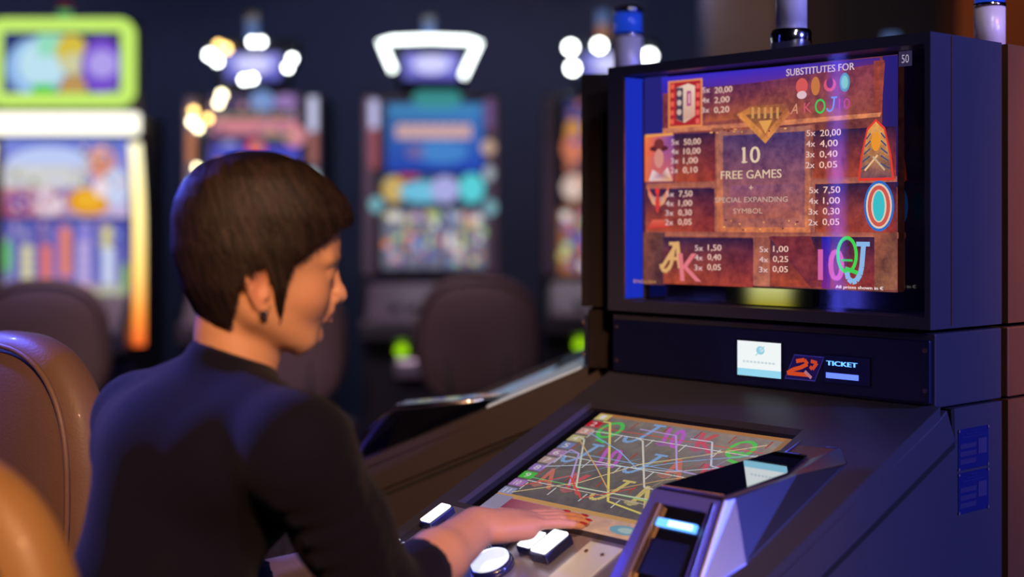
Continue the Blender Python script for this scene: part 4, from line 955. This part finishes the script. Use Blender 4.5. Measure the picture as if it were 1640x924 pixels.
v.chain([SHR, ELR], [.044,.036], .02); v.chain([SHL, ELL], [.044,.036], .02)
FD = (WRR-ELR)/np.linalg.norm(WRR-ELR)
v.cap(ELR, ELR+(WRR-ELR)*.55, .038, .037, .01); v.cap(ELR+(WRR-ELR)*.55, WRR, .037, .0275, .01, flat=(V3(.25,-.1,1), 1.12))
v.chain([ELL, WRL], [.036,.026], .01)
# face
def E(c, r, k=.008, op='u', B=None): v.ell(hp(*c), r, HB if B is None else B, k, op)
def Cp(a, b, ra, rb, k=.006, op='u'): v.cap(hp(*a), hp(*b), ra, rb, k, op)
for s in (-1,1):
    E((.104, s*.030, .018), (.016,.017,.011), .014, 's')         # eye socket
    E((.0835, s*.030, .0165), (.0125,.0145,.0125), .003)           # lidded eye
    Cp((.094, s*.018, .033), (.085, s*.046, .034), .0075, .006, .012)   # brow
    E((.060, s*.039, -.010), (.022,.020,.020), .02)              # cheek
    Cp((.0, s*.056, -.030), (.055, s*.026, -.064), .014, .014, .02)     # jaw
Cp((.0985,0,.024), (.1075,0,-.006), .0052, .0065, .010); Cp((.1075,0,-.006), (.1100,0,-.0115), .0072, .0078, .006)      # nose
Cp((.097,0,-.020), (.107,0,-.0165), .006, .005, .006)
for s in (-1,1):
    E((.0995, s*.0105, -.0150), (.0085,.0060,.0065), .005)
    E((.1030, s*.0052, -.0220), (.0040,.0026,.0030), .003, 's')
Cp((.0930,-.012,-.0290), (.0930,.012,-.0290), .0060, .0060, .010)
for s in (-1,1):
    Cp((.0965,0,-.0315), (.086,s*.020,-.0395), .0038, .0022, .004); Cp((.0945,0,-.0415), (.085,s*.018,-.0410), .0042, .0022, .004)
Cp((.0965,0,-.0362), (.088,.016,-.0395), .0007, .0006, .002, 's'); Cp((.0965,0,-.0362), (.088,-.016,-.0395), .0007, .0006, .002, 's')
E((.0745,0,-.0605), (.0125,.016,.013), .010)                  # chin
# ears
for s in (-1,1):
    EY = lambda q: s*(.071+q)
    E((-.003, EY(.002), .002), (.013,.0045,.026), .004)
    pts = [hp(.009,EY(.001),.010), hp(.006,EY(.007),.024), hp(-.004,EY(.010),.030), hp(-.014,EY(.011),.024), hp(-.017,EY(.010),.010), hp(-.012,EY(.008),-.006), hp(-.003,EY(.005),-.019), hp(.003,EY(.003),-.026), hp(.008,EY(.001),-.020)]
    v.chain(pts, [.0028,.0030,.0032,.0033,.0032,.0030,.0036,.0045,.0035], .002)
    E((.000, EY(.008), .004), (.008,.006,.013), .003, 's'); Cp((.0085,EY(.002),-.002), (.0075,EY(.004),-.008), .0032, .003, .003)
# right hand: palm down, fingers forward, thumb on the far side
TD = V3(.832,.553,-.035); TD /= np.linalg.norm(TD); LT = V3(-.553,.832,.0); LT /= np.linalg.norm(LT); UP = np.cross(TD, LT); 
UP = UP if UP[2] > 0 else -UP
def H(a, b, c): return WRR + TD*a + LT*b + UP*c
PB = np.stack([TD, LT, UP])
v.ell(H(.045,.002,.0), (.055,.038,.0185), PB, .014)
v.cap(H(.0,.0,.0), H(.045,.0,.0), .026, .021, .012, flat=(UP, 1.3))
v.cap(H(.020,-.024,-.006), H(.062,-.028,-.006), .013, .012, .012); v.cap(H(.012,.022,-.008), H(.045,.030,-.008), .014, .011, .012)
FING = [(.030,.086,(.040,.022,.019),.0078,(.0,.06)),(.0105,.090,(.044,.026,.020),.0080,(.02,.0)),(-.0095,.086,(.040,.024,.019),.0076,(.035,-.04)),(-.028,.078,(.031,.018,.017),.0068,(.03,-.12))]
tips = []
for lat, base, segs, r, (curl, fan) in FING:
    p0 = H(base-.022, lat*.92, .001); p = H(base, lat, .0015); v.cap(p0, p, r*1.25, r*1.15, .008)
    a = .02+curl*.5
    for i, L in enumerate(segs):
        dr = TD*math.cos(a)*math.cos(fan) + LT*math.sin(fan)*math.cos(a) - UP*math.sin(a); q = p+dr*L
        v.cap(p, q, r*(1.10-.10*i), r*(1.0-.11*i), .0025); lastd = dr; last = p; p = q; a += .05+curl
    tips.append((p, lastd, r*.78))
thm = [H(.015,.026,-.010), H(.045,.052,-.016), H(.073,.066,-.020), H(.094,.070,-.021)]
v.chain(thm, [.0135,.0108,.0092,.0078], .006); td = thm[3]-thm[2]; tips.append((thm[3], td/np.linalg.norm(td), .0078))
# left hand resting, fingers curled
LTD = V3(.80,.60,-.12); LTD /= np.linalg.norm(LTD); LLT = V3(.60,-.80,0); LUP = np.cross(LLT, LTD); LUP = LUP if LUP[2] > 0 else -LUP
def HL(a, b, c): return WRL + LTD*a + LLT*b + LUP*c
v.ell(HL(.045,0,0), (.050,.036,.015), np.stack([LTD, LLT, LUP]), .012); v.cap(WRL, HL(.04,0,0), .023, .018, .012)
for lat, base, segs, r, _ in FING:
    p = HL(base, lat, 0); v.cap(HL(base-.02, lat*.9, 0), p, r*1.3, r*1.2, .006); a = .35
    for i, L in enumerate(segs):
        dr = LTD*math.cos(a)-LUP*math.sin(a); q = p+dr*L; v.cap(p, q, r*(1.12-.1*i), r*(1.0-.1*i), .003); p = q; a += .35
v.chain([HL(.015,.026,-.008), HL(.05,.048,-.018), HL(.078,.054,-.028)], [.0125,.010,.0085], .006)
pos, Fc = v.mesh(2)
tone = np.tile(np.array([[.62,.31,.165]]), (len(pos), 1))
L_ = (pos-HO) @ HB.T
lip = np.exp(-((L_[:,2]+.0368)/.0062)**4)*np.exp(-(L_[:,1]/.019)**4)*(L_[:,0] > .082); tone = tone*(1-lip[:,None]) + np.array([[.50,.18,.15]])*lip[:,None]
ck = np.exp(-(((L_[:,0]-.065)/.03)**2+((np.abs(L_[:,1])-.045)/.03)**2+((L_[:,2]+.015)/.025)**2)); tone = tone*(1-.25*ck[:,None]) + np.array([[.60,.22,.15]])*.25*ck[:,None]
er = np.exp(-(((L_[:,0]+.004)/.02)**2+((np.abs(L_[:,1])-.078)/.012)**2+((L_[:,2]-.008)/.028)**2)); tone = tone*(1-.4*er[:,None]) + np.array([[.60,.16,.13]])*.4*er[:,None]
body = np_mesh('body', pos, Fc, M['skin'], P_, tone, INV)
def wpart(name, bm, m, parent=None, smooth=True):
    bm.transform(INV); return part(name, bm, m, parent or P_, smooth)
for p, dr, r in tips:
    bm = bmesh.new(); bmesh.ops.create_uvsphere(bm, u_segments=14, v_segments=10, radius=1)
    u = Vector(dr); n_ = Vector(UP) if dr @ UP < .9 else Vector(TD); s_ = u.cross(n_).normalized(); n_ = s_.cross(u).normalized()
    bm.transform(Matrix(((u.x*.0085, s_.x*r*.80, n_.x*.0022, p[0]+u.x*.001+n_.x*r*.72), (u.y*.0085, s_.y*r*.80, n_.y*.0022, p[1]+u.y*.001+n_.y*r*.72), (u.z*.0085, s_.z*r*.80, n_.z*.0022, p[2]+u.z*.001+n_.z*r*.72), (0,0,0,1))))
    wpart('fingernail', bm, M['nail'], body)
for s in (-1,1):
    bm = tube(bmesh.new(), [tuple(hp(.0950-.0035*abs(q-.4)*2-.005*q, s*(.020+.024*q), .0150-.0015*math.sin(PI*q))) for q in np.linspace(0,1,9)], [.0006,.0009,.0012,.0014,.0014,.0014,.0012,.0009,.0006], n=6)
    wpart('eyelashes', bm, M['lash'], body)
    bm = bmesh.new(); bmesh.ops.create_uvsphere(bm, u_segments=16, v_segments=10, radius=.0052); bm.transform(Matrix.Translation(tuple(hp(.003, s*.0785, -.0285))))
    wpart('earring', bm, M['earring'], body)
# sweater
g = Vol(np.arange(-.80, .02, .0055), np.arange(1.42, 2.10, .0055), np.arange(.56, 1.21, .0055))
g.cap(SHC-fw*.010-up*.060, SPN-fw*.012, .106, .100, .04); g.cap(SPN-fw*.012, PEL, .100, .118, .03); g.cap(PEL-rt*.05, PEL+rt*.05, .118, .118, .03)
g.cap(SHC-fw*.02-up*.045+rt*.09, SHC-fw*.02-up*.045-rt*.09, .068, .068, .04)
g.cap(NECK-up*.036-fw*.012, SHR-up*.006, .050, .054, .03); g.cap(NECK-up*.028-fw*.014, SHL-up*.002, .048, .052, .04)
g.cap(SHC+fw*.045-up*.08+rt*.05, SHC+fw*.045-up*.08-rt*.05, .070, .070, .05)
g.cap(NECK-up*.025-fw*.004, NECK+up*.012-fw*.008, .058, .050, .014)
g.cap(NECK-up*.016-fw*.018, SHL+up*.010-fw*.010, .044, .048, .02); g.cap(NECK-up*.024-fw*.012, SHR+up*.002-fw*.01, .044, .050, .02)
CUR = ELR+(WRR-ELR)*.36; CUL = ELL+(WRL-ELL)*.62
g.chain([SHR, ELR*.5+SHR*.5, ELR], [.060,.052,.050], .03); g.chain([ELR, CUR], [.050,.0435], .012)
g.chain([SHL, ELL*.5+SHL*.5, ELL], [.060,.053,.050], .03); g.chain([ELL, CUL], [.048,.039], .012)
# open ends and folds
g.cap(CUR+FD*.012, CUR+FD*.08, .037, .037, .003, 's'); dl = (WRL-ELL)/np.linalg.norm(WRL-ELL); g.cap(CUL+dl*.012, CUL+dl*.08, .031, .031, .003, 's')
g.fn(CUR-.1, CUR+.12, lambda X, Y, Z: .012-((X-CUR[0])*FD[0]+(Y-CUR[1])*FD[1]+(Z-CUR[2])*FD[2]) + 9*(np.sqrt((X-CUR[0])**2+(Y-CUR[1])**2+(Z-CUR[2])**2) > .085), .002, 's', 0)
for q in np.linspace(.12, .9, 7):
    c = SHR+(ELR-SHR)*q; g.cap(c+rt*.060+fw*(.03-.05*q), c+rt*.025-fw*.055-up*.03, .004, .003, .016)
nd = V3(.30,.12,1); nd = hx*.36+V3(0,0,1); nd /= np.linalg.norm(nd); NC = HO+hx*(-.021)+V3(0,0,-.0785)
g.fn(NECK-.12, NECK+.13, lambda X, Y, Z: .0-((X-NC[0])*nd[0]+(Y-NC[1])*nd[1]+(Z-NC[2])*nd[2]) + 9*(np.sqrt((X-NC[0])**2+(Y-NC[1])**2) > .085), .004, 's', 0)
pos, Fc = g.mesh(3); np_mesh('sweater', pos, Fc, M['sweater'], P_, None, INV)
# trousers and shoes
g = Vol(np.arange(-.72, .20, .009), np.arange(1.40, 2.25, .009), np.arange(.04, .84, .009))
g.cap(PEL-rt*.05, PEL+rt*.05, .135, .135, .04)
for sg, kn, an in ((1,KNR,ANR),(-1,KNL,ANL)): g.chain([PEL+rt*sg*.09-up*.02, kn, an+up*.03], [.105,.072,.062], .03)
pos, Fc = g.mesh(3); np_mesh('trousers', pos, Fc, M['trousers'], P_, None, INV)
for an in (ANR, ANL):
    s_ = Vol(np.arange(an[0]-.12, an[0]+.25, .006), np.arange(an[1]-.12, an[1]+.25, .006), np.arange(-.01, .14, .006))
    z0_ = .045; a0 = V3(an[0], an[1], z0_)
    s_.cap(a0-fw*.04, a0+fw*.14, .042, .040, .02); s_.cap(a0, V3(an[0], an[1], .10), .046, .048, .02)
    s_.fn(a0-.3, a0+.3, lambda X, Y, Z: Z-.003+0*X+0*Y, .004, 's', 0)
    pos, Fc = s_.mesh(2); np_mesh('shoe', pos, Fc, M['shoe'], P_, None, INV)
# hair
HEM = np.array([(-.14,-.052),(-.06,-.052),(-.045,-.047),(-.030,-.036),(-.026,-.010),(-.022,.014),(-.010,.024),(.008,.027),(.0135,.010),(.0185,-.020),(.0225,-.040),(.0265,-.030),(.031,.005),(.038,.032),(.055,.043),(.080,.062),(.105,.078),(.14,.090)])
def hairf(X, Y, Z):
    d = loft(HLOFT, X, Y, Z, 2.1)
    hem = np.interp(X, HEM[:,0], HEM[:,1])
    # the nape is longer in the middle, the fringe rises a little towards the middle
    hem = hem + .012*np.clip((X-.06)/.05, 0, 1)*(1-np.clip(np.abs(Y)/.06, 0, 1))
    return d, hem
def hair_sdf(X, Y, Z):
    d, hem = hairf(X, Y, Z); return np.maximum(d, (hem-Z)*.55)
hv = Vol(np.arange(-.115,.14,.0026), np.arange(-.105,.106,.0026), np.arange(-.07,.18,.0026))
X, Y, Z = np.meshgrid(*hv.ax, indexing='ij', sparse=True)
ang = np.arctan2(Y, X+.03) + 0*Z
wob = .0006*np.sin(ang*38+3*np.sin(Z*40))
hv.f = (np.maximum(loft(HLOFT, X, Y, Z, 2.1), (hairf(X, Y, Z)[1] + .010*(X < -.035) - Z)*.55) + 0*ang).astype(np.float32)
pos, Fc = hv.mesh(1)
hm = np.array([[hx[0],hy[0],0,HO[0]],[hx[1],hy[1],0,HO[1]],[0,0,1,HO[2]],[0,0,0,1]])
HI = np.array(INV) @ hm
tn = np.tile([[.009,.005,.004]], (len(pos),1))
hair = np_mesh('hair', pos, Fc, M['hair'], P_, tn, HI)
# locks combed over the surface
rs = np.random.RandomState(3)
def dist(P): return loft(HLOFT, P[:,0], P[:,1], P[:,2], 2.1)
def grad(P, h=.0015):
    g_ = np.stack([dist(P+np.eye(3)[i]*h)-dist(P-np.eye(3)[i]*h) for i in range(3)], 1); return g_/(np.linalg.norm(g_, axis=1, keepdims=True)+1e-9)
N = 7000
dr_ = rs.normal(size=(N, 3)); dr_ /= np.linalg.norm(dr_, axis=1, keepdims=True); dr_[:, 2] = np.where(dr_[:, 2] < -.5, -dr_[:, 2], dr_[:, 2])
P = np.array([.012, 0, .05]) + dr_*.125
for _ in range(30): P -= grad(P)*dist(P)[:, None]
C_ = np.array([-.035, .012, .165])
Pts = []; lift = rs.uniform(.0002, .0028, N); sway = rs.normal(0, .16, N); ln = rs.randint(9, 16, N)
cur = P.copy()
for st in range(16):
    gN = grad(cur); Pts.append(cur + gN*lift[:, None])
    fl = cur-C_; fl[:, 2] *= .6; fl += np.array([.0,.0,-.05]); side = np.cross(fl, gN)
    fl = fl + side*sway[:, None]; fl -= gN*np.sum(fl*gN, 1, keepdims=True); fl /= np.linalg.norm(fl, axis=1, keepdims=True)+1e-9
    cur = cur+fl*.0058
    for _ in range(3): cur -= grad(cur)*(dist(cur))[:, None]*.9
Pts = np.stack(Pts, 1)
Vv = []; Ff = []; Tt = []
for i in range(N):
    pl = Pts[i, :ln[i]]
    if pl[0,2] > .157: continue
    hem = np.interp(pl[:,0], HEM[:,0], HEM[:,1])-rs.uniform(-.004, .010)-.012*rs.rand()*(pl[0,0] < -.02)
    ok = pl[:,2] > hem; k = len(pl) if ok.all() else int(np.argmin(ok))
    pl = pl[:k]
    if k < 4: continue
    gN = grad(pl); t_ = np.gradient(pl, axis=0); s_ = np.cross(t_, gN); s_ /= np.linalg.norm(s_, axis=1, keepdims=True)+1e-9
    wv = .0011*np.sin(np.linspace(.25, PI, k))**.7+.00012; b = len(Vv); c = rs.uniform(.3, 1.0)**1.0 if rs.rand() < .6 else rs.uniform(1.2, 2.2); col = np.array([.017,.0090,.0062])*c
    for j in range(k):
        Vv.append(pl[j]-s_[j]*wv[j]); Vv.append(pl[j]+gN[j]*.0005); Vv.append(pl[j]+s_[j]*wv[j]); Tt += [col]*3
    for j in range(k-1):
        q = b+3*j; Ff.append((q, q+1, q+4, q+3)); Ff.append((q+1, q+2, q+5, q+4))
hs = np_mesh('hair_strands', np.array(Vv), np.array(Ff), M['hair'], hair, np.array(Tt), HI)
